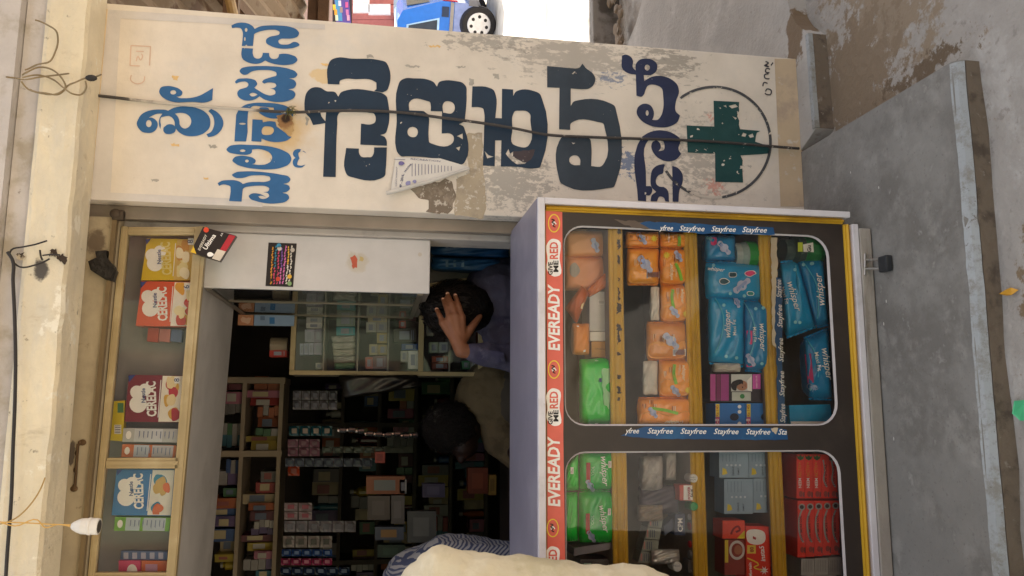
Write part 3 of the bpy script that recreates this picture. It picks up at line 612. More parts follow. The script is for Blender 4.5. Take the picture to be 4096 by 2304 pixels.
mould('gold_beading', CX1-fx-.0165, CX1-fx-.0003, zgb+.003, zgt-.009, horiz=False)
mould('gold_beading', CX0, CX1-fx-.0175, zb+.0172, zgb+.002)
# black face panel with two round-cornered windows
def rrect(x0, x1, z0, z1, rt, rb_, n=7):
    o = []
    for cx, cz, r, a0 in ((x1-rt, z1-rt, rt, 0), (x0+rt, z1-rt, rt, 90), (x0+rb_, z0+rb_, rb_, 180), (x1-rb_, z0+rb_, rb_, 270)):
        for k in range(n): a = math.radians(a0+90*k/(n-1)); o.append((cx+r*math.cos(a), cz+r*math.sin(a)))
    return o
YP = YC+.010
def X_(x, y): return at(x, y, YP).x
def Z_(x, y): return at(x, y, YP).z
W1 = (X_(2800, 1703), X_(2800, 922), Z_(3333, 1300), Z_(2257, 1300))
W2 = (CX0+.06, X_(2800, 1803), Z_(3372, 2050), Z_(2262, 2050))
BLK = layered(hx('#38312d'), [dict(col=hx('#463e38'), scale=5, lo=.5, hi=.7, amt=.7)], rough=.35, bump=.03)
loops = [[(CX0, zgb+.001), (CX1-fx-.008, zgb+.001), (CX1-fx-.008, zgt-.006), (CX0, zgt-.006)], rrect(*W1, .05, .058), rrect(*W2, .05, .058)]
v = []; f = []
fl_ = [[Vector((a, b, 0)) for a, b in lp] for lp in loops]
for yy in (YP, YP+.009): v += [(a, yy, b) for lp in loops for a, b in lp]
nn = sum(len(l) for l in loops)
for t in tessellate_polygon(fl_):
    a, b, c = (Vector(v[i]) for i in t); nrm = (b-a).cross(c-a); q = tuple(t) if nrm.y < 0 else (t[0], t[2], t[1])
    f.append(q); f.append(tuple(i+nn for i in reversed(q)))
k = 0
for lp in loops:
    for i in range(len(lp)): f.append((k+i, k+(i+1) % len(lp), k+(i+1) % len(lp)+nn, k+i+nn))
    k += len(lp)
obj('black_face_panel', v, f, BLK, ct)
GLS = glass_mat((1, 1, 1), -.022, .02, .002)
for W in (W1, W2):
    rim = []; o_ = rrect(*W, .05, .058); i_ = rrect(W[0]+.004, W[1]-.004, W[2]+.006, W[3]-.003, .047, .053)
    v = [(a, YP+.0005, b) for a, b in o_]+[(a, YP+.004, b) for a, b in i_]+[(a, YP+.0085, b) for a, b in o_]; n = len(o_)
    f = []
    for i in range(n): j = (i+1) % n; f += [(i, j, n+j, n+i), (n+i, n+j, 2*n+j, 2*n+i)]
    obj('window_rim', v, f, M('#b9b4b4', .4), ct)
    MB().box(W[0]-.02, W[1]+.02, YP+.0095, YP+.0125, W[2]-.02, W[3]+.02).out('glass_pane', GLS, ct)
# shelves with gold edging
YSH = YC+.026
for n_, (xa, xb, yy) in enumerate([(2443, 2503, 1300), (2752, 2808, 1300), (3057, 3112, 1300)]):
    za, zb_ = at(xa, yy, YSH).z, at(xb, yy, YSH).z
    MB().box(CX0+.017, CX1-.019, YSH+.014, 2.29, zb_+.004, za-.002).out('shelf', DIN, ct)
    m_ = mould('shelf_edge', CX0+.017, CX1-.019, zb_, za, par=ct, yb=YSH+.0135, h=.009)
    if n_ == 0:
        for s in range(12):
            y = 935+s*62+random.uniform(-24, 24); hl = random.uniform(6, 34); wl = random.uniform(4, 12); decal('chipped_edge', [ragged([(2474-wl*.6, y-hl), (2474+wl*.7, y-hl*.8), (2476+wl, y+hl*.6), (2474-wl*.4, y+hl)], 3.5, s, 5)], YSH+.003, M('#3a2b17', .8), m_)
# worn plank below
PLK = layered(hx('#a39c92'), [dict(col=hx('#837a6f'), scale=12, stretch=(.15, 1, 1), lo=.5, hi=.65), dict(col=hx('#6a5544'), scale=16, lo=.68, hi=.74)], rough=.8, bump=.4)
MB().bev(CX0, CX1-.045, YC-.010, YC+.05, .0035, .0358, .003).out('base_plank', PLK, ct); MB().box(CX0, CX1-.07, YC+.06, 2.29, .0005, .0595).out('plinth', M('#3b342e', .8), ct)
# stickers on the face
YF = YP-.0008
RED = flat('#dc6656', .35); 
decal('sticker_strip', [[(2183, 842), (2249, 848), (2254, 1640), (2253, 1735), (2262, 2304), (2262, 2700), (2190, 2700), (2188, 1400)]], YF, RED, ct, label='red battery sticker strip under the top edge')
WT, BT, YT = flat('#f4f1ec'), flat('#201c1c'), flat('#f0d83c')
YFT = YF-.0004
def emblem(cx, cy, s=1):
    o = ell(cx, cy, 24*s, 37*s, 24); i = ell(cx, cy, 20.5*s, 33*s, 24)
    decal('sticker_emblem', [o, i], YFT, YT, ct)
    text('9', (cx+9, cy+9), (cx+9, cy-9), YFT, WT, ct, h=18, bold=.02, lift=.0003)
    squig([(cx+6, cy+15), (cx-4, cy+10), (cx+2, cy+2), (cx-8, cy-4), (cx+2, cy-12), (cx-10, cy-16)], 4, BT, ct, YFT-.0008, 'sticker_emblem')
def giveme(cx, cy):
    decal('sticker_outline', [smoothline([(cx-26, cy+48), (cx-24, cy+6), (cx-24, cy-60), (cx-8, cy-76), (cx+22, cy-70), (cx+24, cy), (cx+24, cy+70), (cx+2, cy+74)])], YFT, WT, ct)
    text('GIVE', (cx-4, cy+68), (cx-4, cy+16), YFT-.0004, BT, ct, h=17, bold=.03, lift=.0003)
    text('ME', (cx+19, cy+56), (cx+19, cy+10), YFT-.0004, BT, ct, h=19, bold=.03, lift=.0003)
    text('RED', (cx+17, cy+4), (cx+17, cy-64), YFT-.0004, RED, ct, h=32, bold=.025, lift=.0003)
emblem(2216, 893); giveme(2214, 1032)
text('EVEREADY', (2238, 1402), (2236, 1136), YFT, WT, ct, h=44, bold=.03, shear=.12, lift=.0003)
emblem(2216, 1478); giveme(2214, 1630)
text('EVEREADY', (2239, 2026), (2237, 1745), YFT, WT, ct, h=46, bold=.03, shear=.12, lift=.0003)
emblem(2211, 2112); giveme(2210, 2262)
SFB = layered(hx('#1f4e7c'), [dict(col=hx('#2b6390'), scale=10, lo=.5, hi=.7)], rough=.35, bump=0)
decal('sticker_strip', [ragged([(2560, 893), (2580, 886), (3000, 905), (3092, 908), (3099, 940), (2960, 936), (2800, 934), (2680, 925), (2600, 915)], 2, 3, 20)], YF, SFB, ct, label='torn blue sticker strip beside the window')
decal('torn_backing', [ragged([(2458, 880), (2640, 890), (2640, 918), (2530, 912)], 4, 4, 14)], YF+.0003, M('#6a5d52', .7, .2), ct)
for a, b, s in ((2637, 2692, 'yfree'), (2717, 2818, 'Stayfree'), (2845, 2943, 'Stayfree'), (2969, 3067, 'Stayfree')):
    text(s, (a, 921+(a-2640)*.022), (b, 921+(b-2640)*.022), YF, WT, ct, h=21, bold=.008, shear=.32, lift=.0004)
decal('sticker_strip', [ragged([(2482, 1742), (2560, 1712), (2580, 1706), (3100, 1712), (3148, 1718), (3151, 1760), (3000, 1759), (2600, 1755)], 1.5, 6, 22)], YF, SFB, ct, label='blue sticker strip between the two windows')
for a, b, s in ((2500, 2556, 'yfree'), (2590, 2692, 'Stayfree'), (2722, 2825, 'Stayfree'), (2855, 2954, 'Stayfree'), (2984, 3081, 'Stayfree'), (3113, 3147, 'Sta')):
    text(s, (a, 1734+(a-2600)*.008), (b, 1734+(b-2600)*.008), YF, WT, ct, h=22, bold=.008, shear=.32, lift=.0004)
decal('torn_backing', [ragged([(3085, 1712), (3112, 1712), (3108, 1738), (3095, 1730)], 3, 8, 6)], YF-.0006, M('#c9b9a0', .7), ct)
YE = YSH+.0025
decal('sticker_strip', [ragged([(3104, 1110), (3128, 1110), (3130, 1350), (3118, 1380), (3125, 1420), (3146, 1700), (3112, 1705), (3108, 1500), (3100, 1300)], 3, 9, 16)], YE, SFB, ct, label='torn blue sticker strip along the bottom shelf edge')
decal('torn_backing', [ragged([(3084, 950), (3108, 950), (3112, 1180), (3104, 1330), (3120, 1410), (3090, 1380)], 3, 11, 14)], YE+.0004, M('#d8c9ae', .7, .15), ct)
for a, b in ((1190, 1118), (1310, 1218), (1448, 1352), (1586, 1484), (1690, 1615)):
    text('Stayfree', (3126+(a-1190)*.03, a), (3124+(a-1190)*.03, b), YE, WT, ct, h=20, bold=.008, shear=.32, lift=.0005)
# hasp and padlock
MET = M('#b5b1aa', .3, .1, 30, metal=.9)
hs = MB(); p = at(3459, 1057, YC-.004); hs.bev(p.x-.026, p.x+.026, YC-.006, YC-.0005, p.z-.008, p.z+.008, .002); hs.tube([at(3459, 1015, YC-.009), at(3459, 1100, YC-.009)], .004, 10); hs.out('hasp', MET, ct)
q = atZ(3540, 1056, .011)
pl = thing('padlock', 'small black padlock lying below the steel hasp under the counter', 'padlock', (q.x, q.y, .002))
a, b_ = at(3466, 1040, YC-.012), at(3466, 1074, YC-.012)
c, d = atZ(3518, 1038, .012), atZ(3518, 1076, .012)
MB().tube([d, b_, b_+Vector((.003, -.002, .006)), a+Vector((-.003, -.002, .006)), a, c], .0033, 10).out('shackle', MET, pl)
MB().bev(q.x-.021, q.x+.021, q.y-.020, q.y+.016, .002, .021, .005).out('lock_body', M('#2c2e31', .5, .2), pl)

# ------------------------------------------------------------------ packets inside the counter
YI = 1.972
GB = dict(bump=.55, bscale=26, coat=.5)
OR = M('#f7a136', .2, .1, 8, **GB); OR2 = M('#cf6f26', .2, .12, 8, **GB); TE = M('#1a98cc', .2, .12, 8, **GB); TE2 = M('#1484bb', .2, .12, 8, **GB); GR = M('#10c62c', .2, .12, 8, **GB); GR2 = M('#1ccb40', .2, .1, 8, **GB)
LG, PW, CY = flat('#86c52f'), flat('#dfe3f0'), flat('#4fb9cf')
PK = flat('#d83f7a')
def r4(zx, zy): return (2050+zx/1.449, 750+zy/1.449)
def r5(zx, zy): return (2700+zx/1.449, 750+zy/1.449)
def r6(zx, zy): return (2050+zx/2.215, 1650+zy/2.215)
def r7(zx, zy): return (2700+zx/2.2156, 1650+zy/2.2156)
def Q(r, x0, x1, y0, y1, sk=0): return [r(x0, y0), r(x1, y0+sk), r(x1, y1+sk), r(x0, y1)]
def blob(c, s, r, surf, mat, par, name='print', seed=0):
    rn_ = random.Random(seed); pts = [(c[0]+s[0]*math.cos(a)*rn_.uniform(.75, 1.1), c[1]+s[1]*math.sin(a)*rn_.uniform(.75, 1.1)) for a in [k*math.pi/4 for k in range(8)]]
    pts = smoothline(pts, True, 3); return decal(name, [[r(*p) for p in pts]], surf, mat, par, lift=.0030)
def pad(c, ang, L, r, surf, par):
    """printed winged pad picture"""
    ca, sa = math.cos(ang), math.sin(ang)
    def tr(u, v_): return (c[0]+(u*ca-v_*sa)*L, c[1]+(u*sa+v_*ca)*L)
    o = smoothline([tr(-.5, 0), tr(-.42, -.16), tr(-.2, -.15), tr(-.06, -.24), tr(.12, -.22), tr(.2, -.13), tr(.42, -.13), tr(.5, 0), tr(.42, .14), tr(.2, .13), tr(.1, .22), tr(-.08, .24), tr(-.2, .15), tr(-.42, .16)], True, 3)
    decal('print', [[r(*p) for p in o]], surf, M('#c3c9e2', .4), par, lift=.0038)
    return decal('print', [smoothline([r(*tr(-.32, -.03)), r(*tr(0, -.07)), r(*tr(.32, -.02)), r(*tr(.3, .04)), r(*tr(0, .05)), r(*tr(-.3, .04))], True, 3)], surf, M('#9fb0d8', .4), par, lift=.0044)
def leafarc(pts, r, surf, mat, par, w_=14): return squig([r(*p) for p in pts], w_, mat, par, lambda x, y: Yval(surf, x, y)-.0032, 'print')
# window one, top compartment
g = 'orange sanitary packets'
t, s = pouch('packet', 'faded orange packet lying flat on the top shelf beside the window corner', 'packet', Q(r4, 302, 562, 252, 405), 2.03, .05, M('#e09a5c', .3, .12, 8), seed=1); pad((480, 335), 1.2, 90, r4, s, t)  # paler orange than the packets on the next shelf
t, s = pouch('packet', 'faded orange packet with grey print, second from the window corner on the top shelf', 'packet', Q(r4, 300, 562, 400, 600), 2.03, .05, M('#dc9262', .3, .12, 8), seed=2); blob((360, 480), (30, 45), r4, s, M('#a9a39c'), t)
t, s = pouch('packet', 'folded brown-orange packet wedged slanting behind the top shelf rail', 'packet', [r4(430, 590), r4(562, 470), r4(564, 570), r4(440, 640)], 2.0, .03, OR2, seed=3)
t, s = pouch('packet', 'rounded shiny orange packet with cream stripe leaning on the top shelf', 'packet', [r4(300, 700), r4(400, 568), r4(446, 610), r4(372, 790)], 1.985, .06, M('#b5501c', .22, .12, 8), seed=4, soft=3); decal('print', [[r4(395, 700), r4(420, 600), r4(430, 605), r4(405, 705)]], s, M('#f0d9a8'), t, lift=.0036)
t, s = pouch('packet', 'small orange packet with a white band beside the pale grey carton', 'packet', Q(r4, 345, 446, 788, 970), 1.985, .05, M('#e08b3a', .3), seed=5, soft=4); decal('print', [[r4(372, 800), r4(384, 800), r4(425, 950), r4(412, 955)]], s, WT, t, lift=.0036)
t = carton('carton', 'pale grey carton with a barcode on the top shelf', 'carton', Q(r4, 447, 562, 604, 832), 2.0, .08, M('#c9c7c2', .5))
decal('barcode', [[r4(*p) for p in quad(497, 532, 652, 676)]], 2.0-.001, WT, t)
for k in range(7): decal('barcode_bar', [[r4(*p) for p in quad(500+k*4.5, 502+k*4.5, 654, 674)]], 2.0-.0016, BT, t)
t = carton('carton', 'white bleached carton below the pale grey barcode carton', 'carton', Q(r4, 450, 566, 836, 888), 2.0, .08, M('#e3dfd5', .5))
t = carton('carton', 'tan cardboard carton printed with brown letters on the top shelf', 'carton', Q(r4, 458, 568, 892, 985), 2.0, .07, M('#c08a35', .5)); text('SANDWICH', r4(480, 938), r4(562, 944), 2.0, M('#6a4618'), t, h=6)
t, s = pouch('packet', 'bright green packet with a white stripe on the top shelf', 'packet', [r4(384, 992), r4(570, 990), r4(576, 1375), r4(386, 1368)], 1.98, .07, GR, seed=6)
decal('print', [[r4(*p) for p in quad(478, 496, 1000, 1370)]], s, M('#a9d9a5'), t, lift=.0036)
decal('print', [ragged([r4(515, 1050), r4(566, 1048), r4(570, 1120), r4(540, 1160), r4(572, 1200), r4(572, 1290), r4(530, 1260), r4(520, 1150)], 3, 2, 9)], s, M('#9ad29a'), t, lift=.0036)
decal('print', [[r4(*p) for p in quad(503, 518, 1105, 1128)]], s, M('#27476e'), t, lift=.0042)
# second compartment: orange packets
def orange(label, q, seed, mat=OR, t_=.06, txt=None, padc=None, arc=None, bar=None, star=None, Y=YI):
    t, s = pouch('packet', label, 'packet', q, Y, t_, mat, seed=seed, wr=.0032, fin=((0, -.03), (1, 1.03)))
    rp = random.Random(seed); f, _ = bil(q)
    sw = smoothline([f(.05, .62), f(.3, .5), f(.6, .62), f(.95, .5), f(.95, .9), f(.5, .97), f(.05, .9)], True, 4); decal('print', [sw], s, M('#f0a548', .22), t, lift=.0024)
    for k in range(5):
        u0, v0 = rp.uniform(.08, .7), rp.uniform(.08, .4)
        for z in range(3): decal('print_line', [[f(u0+z*.028, v0), f(u0+z*.028+.012, v0), f(u0+z*.028+.012, v0+rp.uniform(.08, .22)), f(u0+z*.028, v0+rp.uniform(.08, .2))]], s, M(rp.choice(['#fbe3bb', '#a8561c', '#8a4a1c']), .3), t, lift=.003)
    if arc: leafarc(arc, r4, s, LG, t, 12)
    if padc: pad(padc[0], padc[1], padc[2], r4, s, t)
    if txt:
        p0, p1 = txt; text('whisper', r4(*p0), r4(*p1), s, M('#fdeccd'), t, bold=.012, shear=.35, lift=.0046)
        dx = -24 if p0[1] < p1[1] else 24
        text('choice', r4(p0[0]+dx, p0[1]*.8+p1[1]*.2), r4(p1[0]+dx, p0[1]*.35+p1[1]*.65), s, M('#fbe3bb'), t, shear=.25, lift=.0046)
    if bar:
        decal('barcode', [[r4(*p) for p in quad(bar[0], bar[0]+74, bar[1], bar[1]+40)]], s, WT, t, lift=.0036)
        for k in range(11): decal('barcode_bar', [[r4(*p) for p in quad(bar[0]+4+k*6, bar[0]+7+k*6, bar[1]+3, bar[1]+34)]], s, M('#3b4a78'), t, lift=.0042)
    if star: decal('print', [[r4(star[0]+(22 if k % 2 else 13)*math.cos(k*math.pi/8), star[1]+(22 if k % 2 else 13)*math.sin(k*math.pi/8)) for k in range(16)]], s, flat('#e8d233'), t, lift=.0036)
    return t, s
orange('orange packet cut off by the blue torn sticker, lying top of the second shelf pile', Q(r4, 655, 850, 262, 348), 11, padc=((750, 295), .9, 85), star=(822, 295))
orange('orange packet showing white script beside the upper window edge', Q(r4, 852, 1008, 264, 350), 12, txt=((910, 318), (910, 262)), arc=[(965, 340), (968, 300), (962, 270)])
orange('orange packet with barcode and winged pad print on the second shelf', Q(r4, 662, 848, 352, 562), 13, padc=((770, 445), .9, 120), bar=(778, 486), mat=M('#f5a436', .2, .1, 8, **GB))
orange('orange packet with yellow star and script above the barcode packet', Q(r4, 852, 1008, 356, 562), 14, txt=((930, 536), (928, 440)), arc=[(945, 440), (965, 480), (980, 540)], star=(893, 392), padc=((962, 398), 1.0, 75))
orange('orange packet topped with crinkled white foil on the second shelf', Q(r4, 856, 1012, 566, 778), 15, txt=((978, 588), (978, 672)), arc=[(930, 590), (925, 640), (935, 700)], padc=((940, 722), .9, 80), star=(1006, 732), Y=YI+.002)
t, s = pouch('foil_wrap', 'crinkled white foil flap sticking out beside the orange packets', 'foil', Q(r4, 800, 852, 575, 770), YI-.004, .02, M('#d8d3c8', .25, .15, 30), seed=16, wr=.006)
orange('darker orange packet with barcode and pad print low on the second shelf', Q(r4, 775, 1010, 784, 996), 17, mat=M('#dd8f3a', .2, .12, 8, **GB), padc=((920, 890), .8, 120), bar=(930, 936), t_=.05)
orange('orange packet with torn clear wrapping and script, nearest the darker barcode packet', Q(r4, 845, 1035, 1002, 1212), 18, txt=((985, 1030), (985, 1120)), arc=[(940, 1025), (935, 1080), (950, 1140)], padc=((945, 1180), .9, 80), star=(1018, 1175))
t, s = pouch('foil_wrap', 'torn grey-white foil flaps beside the torn orange packet', 'foil', Q(r4, 755, 842, 1005, 1200), YI-.004, .02, M('#c9c4ba', .25, .15, 30), seed=19, wr=.006)
orange('orange packet with upside-down script and white end at the bottom of the pile', Q(r4, 722, 1038, 1220, 1378), 20, txt=((965, 1352), (880, 1352)), arc=[(800, 1280), (880, 1290), (960, 1310)], padc=((815, 1305), .9, 75), mat=M('#f59a32', .2, .1, 8, **GB))
# third compartment: teal packets, jar, cartons
def teal(label, q, seed, r=r5, mat=TE, t_=.06, w_=None, maxi=None, pink=None, padc=None, arcs=(), Y=YI):
    t, s = pouch('packet', label, 'packet', q, Y, t_, mat, seed=seed, wr=.004, fin=((0, -.03), (1, 1.03)))
    rp = random.Random(seed); f, _ = bil(q)
    for k in range(3):
        u0, v0 = rp.uniform(.1, .8), rp.choice([rp.uniform(.06, .14), rp.uniform(.84, .9)])
        decal('print', [[(x, y) for x, y in [(f(u0, v0)[0]+7*math.cos(i*.785), f(u0, v0)[1]+7*math.sin(i*.785)) for i in range(8)]]], s, M('#8fd0de', .3), t, lift=.003)
    for a in arcs: leafarc(a, r, s, CY, t, 4)
    if pink: decal('print', [[r(*p) for p in pink]], s, PK, t, lift=.0036)
    if padc: pad(padc[0], padc[1], padc[2], r, s, t)
    if w_: text('whisper', r(*w_[0]), r(*w_[1]), s, WT, t, bold=.006, shear=.38, lift=.0046)
    if maxi:
        dd = 10 if maxi[0][1] > maxi[1][1] else -10
        text('Maxi Fit', r(maxi[0][0]+dd, maxi[0][1]*.92+maxi[1][1]*.08), r(maxi[1][0]+dd, maxi[0][1]*.2+maxi[1][1]*.8), s, WT, t, bold=.003, lift=.0046)
    return t, s
t, s = teal('small teal packet with pink tag tucked above the green-lidded jar', Q(r5, 170, 350, 282, 425), 31, padc=((285, 350), .8, 100), mat=TE2)
blob((225, 310), (22, 28), r5, s, PK, t, 'print', 1)
j = thing('plastic_jar', 'clear plastic jar with a green label lying on the third shelf', 'jar', r := at(*r5(420, 460), YI+.03))
cj = at(*r5(500, 395), YI+.02); dz = at(*r5(330, 395), YI+.02)-cj
MB().lathe(cj, dz, [(0, .028), (.002, .037), (.055, .038), (.058, .036), (dz.length*.8, .032), (dz.length*.82, .026), (dz.length, .024)], 20).out('jar_body', M('#8fa09a', .2), j)
MB().lathe(cj, dz, [(.004, .0385), (.05, .0395)], 20).out('label_band', M('#1f8a35', .3), j)
MB().lathe(cj+dz*.8, dz, [(0, .034), (dz.length*.2, .034)], 20).out('lid', M('#9aa29c', .35), j)
t, s = teal('teal packet with small speech-bubble prints standing upright on the third shelf', Q(r5, 172, 505, 432, 640, 14), 32, w_=((190, 478), (288, 488)), padc=((388, 568), -.7, 120))
for k, (c, sz, col) in enumerate([((285, 545), (32, 20), '#24505e'), ((335, 505), (30, 18), '#24505e'), ((435, 498), (34, 20), '#d83f7a'), ((438, 615), (26, 15), '#1f8f8a')]): blob(c, sz, r5, s, WT, t, 'print', k); blob(c, (sz[0]-5, sz[1]-4), r5, lambda x, y, s=s: s(x, y)-.0006, M(col), t, 'print', k)
teal('large teal packet with bold white script beside the pink-tagged packet', Q(r5, 192, 402, 622, 1012, 20), 33, w_=((322, 868), (318, 708)), maxi=((345, 866), (343, 740)), arcs=([(232, 640), (280, 740), (270, 860), (232, 960)],), padc=((360, 665), 1.2, 70), t_=.05)
teal('teal packet with pink label strip and script, overlapping the large teal packet', Q(r5, 400, 545, 655, 1055, 10), 34, r5, TE2, w_=((490, 790), (495, 950)), maxi=((462, 800), (466, 920)), pink=quad(415, 448, 830, 1040), padc=((440, 1000), 1.0, 85), arcs=([(400, 665), (450, 760), (465, 860), (430, 980)],))
t, s = pouch('cotton_bundle', 'crumpled white bag squeezed under the large teal packet', 'bag', Q(r5, 222, 380, 1016, 1070), YI, .05, M('#cfc8bc', .6, .15, 30), seed=35, soft=3, wr=.005)
t = carton('hair_colour_box', 'glossy magenta and black box with a portrait on the third shelf', 'carton', Q(r5, 202, 555, 1078, 1240, 6), YI, .06, M('#26161c', .35))
YB = YI-.0008
for a, b, c in ((205, 235, '#b8438f'), (240, 262, '#7c1f57'), (265, 312, '#a53a85')): decal('print', [[r5(*p) for p in quad(a, b, 1082, 1236)]], YB, M(c, .3), t)
decal('portrait_panel', [[r5(*p) for p in quad(326, 446, 1082, 1182)]], YB, M('#cfd0cc'), t)
decal('portrait', [[r5(*p) for p in ell(388, 1148, 34, 30, 16)]], YB-.0004, M('#b98467'), t); decal('portrait', [smoothline([r5(330, 1130), r5(350, 1118), r5(392, 1118), r5(396, 1126), r5(360, 1150), r5(352, 1178), r5(334, 1172)])], YB-.0008, M('#1b1516'), t)
decal('portrait', [[r5(*p) for p in ell(392, 1136, 3, 6, 8)]], YB-.001, M('#2a1a16'), t); decal('portrait', [[r5(*p) for p in ell(392, 1158, 3, 6, 8)]], YB-.001, M('#2a1a16'), t); decal('portrait', [[r5(*p) for p in quad(408, 411, 1138, 1156)]], YB-.001, M('#8f4f45'), t); decal('portrait', [[r5(*p) for p in [(395, 1145), (404, 1142), (404, 1150)]]], YB-.001, M('#9c6a50'), t)
decal('portrait', [[r5(*p) for p in [(418, 1120), (446, 1090), (446, 1182), (420, 1175)]]], YB-.0006, WT, t)
decal('print', [[r5(*p) for p in quad(450, 496, 1082, 1168)]], YB, flat('#d355b0'), t); text('HAIR COLOR', r5(478, 1160), r5(476, 1090), YB, WT, t)
decal('print', [[r5(*p) for p in quad(330, 440, 1186, 1236)]], YB, M('#c9cfc5'), t); decal('print', [[r5(*p) for p in ell(390, 1210, 14, 14, 12)]], YB-.0004, M('#3b8a4d'), t)
for k, (xa, xb, lab) in enumerate([(232, 408, 'blue carton with yellow price flash on the third shelf under the magenta box'), (412, 560, 'blue carton with yellow price flash, next to the shelf edge sticker')]):
    t = carton('carton', lab, 'carton', Q(r5, xa, xb, 1250, 1384), YI, .06, M('#1a70c0', .4))
    decal('print', [[r5(*p) for p in quad(xa+4, xa+26, 1254, 1330)]], YB, flat('#e8cf3a'), t); text('₹145' if False else 'Rs 145', r5(xa+22, 1326), r5(xa+20, 1262), YB, flat('#a32020'), t)
    decal('print', [[r5(*p) for p in quad(xa+4, xa+26, 1332, 1382)]], YB, flat('#c9416a'), t); text('E-8', r5(xa+23, 1380), r5(xa+22, 1340), YB-.0004, WT, t)
    decal('print', [[r5(*p) for p in ell(xa+112, 1330, 26, 22, 14)]], YB, M('#1a2740'), t)
    for cx, cy in ((xa+142, 1270), (xa+142, 1300), (xa+142, 1368)): decal('print', [[r5(*p) for p in ell(cx, cy, 11, 11, 10)]], YB, WT, t)
# bottom compartment
j = thing('plastic_jar', 'dark jar with a green and white label lying on the cabinet floor', 'jar', at(*r5(700, 420), YI+.03))
cj = at(*r5(840, 362), YI+.015); dz = at(*r5(620, 362), YI+.015)-cj
MB().lathe(cj, dz, [(0, .03), (.003, .041), (dz.length*.7, .041), (dz.length*.78, .03), (dz.length, .03)], 20).out('jar_body', M('#41524a', .25), j)
MB().lathe(cj, dz, [(.006, .0415), (.06, .0422)], 20).out('label_band', M('#1f7a3b', .35), j)
decal('print', [[r5(*p) for p in [(742, 330), (800, 318), (805, 375), (745, 372)]]], YI-.032, WT, j); text('Gu', r5(790, 372), r5(786, 335), YI-.0325, BT, j, bold=.02)
decal('print', [[r5(*p) for p in quad(712, 740, 318, 372)]], YI-.032, flat('#cddb3a'), j)
teal('teal packet with white script lying beneath the dark jar', [r5(606, 440), r5(720, 424), r5(822, 800), r5(640, 866)], 41, r5, TE, w_=((650, 552), (700, 722)), maxi=((622, 570), (652, 705)), arcs=([(700, 450), (720, 600), (790, 780)],), Y=YI+.012)
teal('teal packet with script cut by the window rim, leaning on its neighbour', [r5(708, 424), r5(862, 410), r5(892, 790), r5(818, 806)], 42, r5, TE2, w_=((868, 680), (846, 492)), arcs=([(740, 430), (820, 560), (825, 760)],), Y=YI)
teal('teal packet with pink strip and winged pad print near the cabinet floor', [r5(742, 880), r5(892, 820), r5(912, 1224), r5(770, 1220)], 43, r5, TE2, w_=((850, 935), (880, 1120)), maxi=((818, 945), (838, 1095)), pink=[(752, 968), (788, 962), (805, 1130), (770, 1135)], padc=((805, 1165), .5, 90), arcs=([(752, 870), (815, 960), (830, 1100)],))
t = carton('carton', 'plain teal carton with a white stripe along its end', 'carton', [r5(662, 1262), r5(900, 1256), r5(920, 1388), r5(668, 1390)], YI+.01, .08, TE)
decal('print', [[r5(*p) for p in quad(672, 905, 1356, 1376)]], YI+.009, WT, t)
# ---------------- window two
def gpack(label, q, seed, w_, red=None, new=None, ool=None, Y=YI):
    t, s = pouch('packet', label, 'packet', q, Y, .05, wr=.004, fin=((0, -.02), (1, 1.02)), seed=seed, mat=GR2 if seed % 2 else M('#10b034', .2, .12, 8, **GB))
    if w_: text('whisper', r6(*w_[0]), r6(*w_[1]), s, WT, t, bold=.006, shear=.38, lift=.0046)
    if red: decal('print', [[r6(*p) for p in red]], s, flat('#b5383c'), t, lift=.0036)
    if new:
        decal('print', [[r6(*p) for p in quad(new[0], new[0]+26, new[1], new[1]+60)]], s, WT, t, lift=.0036); text('NEW', r6(new[0]+5, new[1]+6), r6(new[0]+5, new[1]+54), s, BT, t, lift=.0044)
    if ool: text("'OOL", r6(*ool[0]), r6(*ool[1]), s, M('#c9efc9'), t, lift=.0046)
    return t, s
gpack('narrow green packet end with a small tag at the top corner of the left window', [r6(470, 470), r6(586, 350), r6(592, 680), r6(470, 690)], 51, None, new=(515, 485), Y=YI+.01)
t, s = gpack('green packet with white script and red flash, uppermost of the green pair', Q(r6, 594, 900, 347, 685), 52, ((782, 392), (800, 655)), red=quad(655, 690, 445, 620), new=(850, 430), ool=((725, 560), (725, 475))); pad((690, 650), 1.0, 120, r6, s, t)
gpack('narrow green packet end below the tagged green packet', Q(r6, 466, 582, 715, 1130), 53, None, Y=YI+.01)
t, s = gpack('green packet with white script bleached by a bright reflection, lower of the pair', Q(r6, 586, 902, 700, 1140), 54, ((765, 830), (810, 1070)), red=quad(650, 685, 895, 1075), new=(845, 850), ool=((722, 1000), (722, 910))); pad((700, 1100), 1.0, 120, r6, s, t)
t = carton('carton', 'flat dark carton with a silver edge under the green packets', 'carton', [r6(548, 1200), r6(890, 1150), r6(900, 1205), r6(545, 1272)], YI, .08, M('#7d7a80', .3)); 
t = carton('carton', 'dim grey carton with a pale green label in the top left corner', 'carton', Q(r6, 600, 890, 1300, 1420), YI+.02, .07, M('#4d4a49', .5)); decal('print', [[r6(*p) for p in quad(632, 696, 1335, 1395)]], YI+.019, M('#9fbfa5'), t); text('OLG', r6(880, 1415), r6(878, 1340), YI+.019, WT, t)
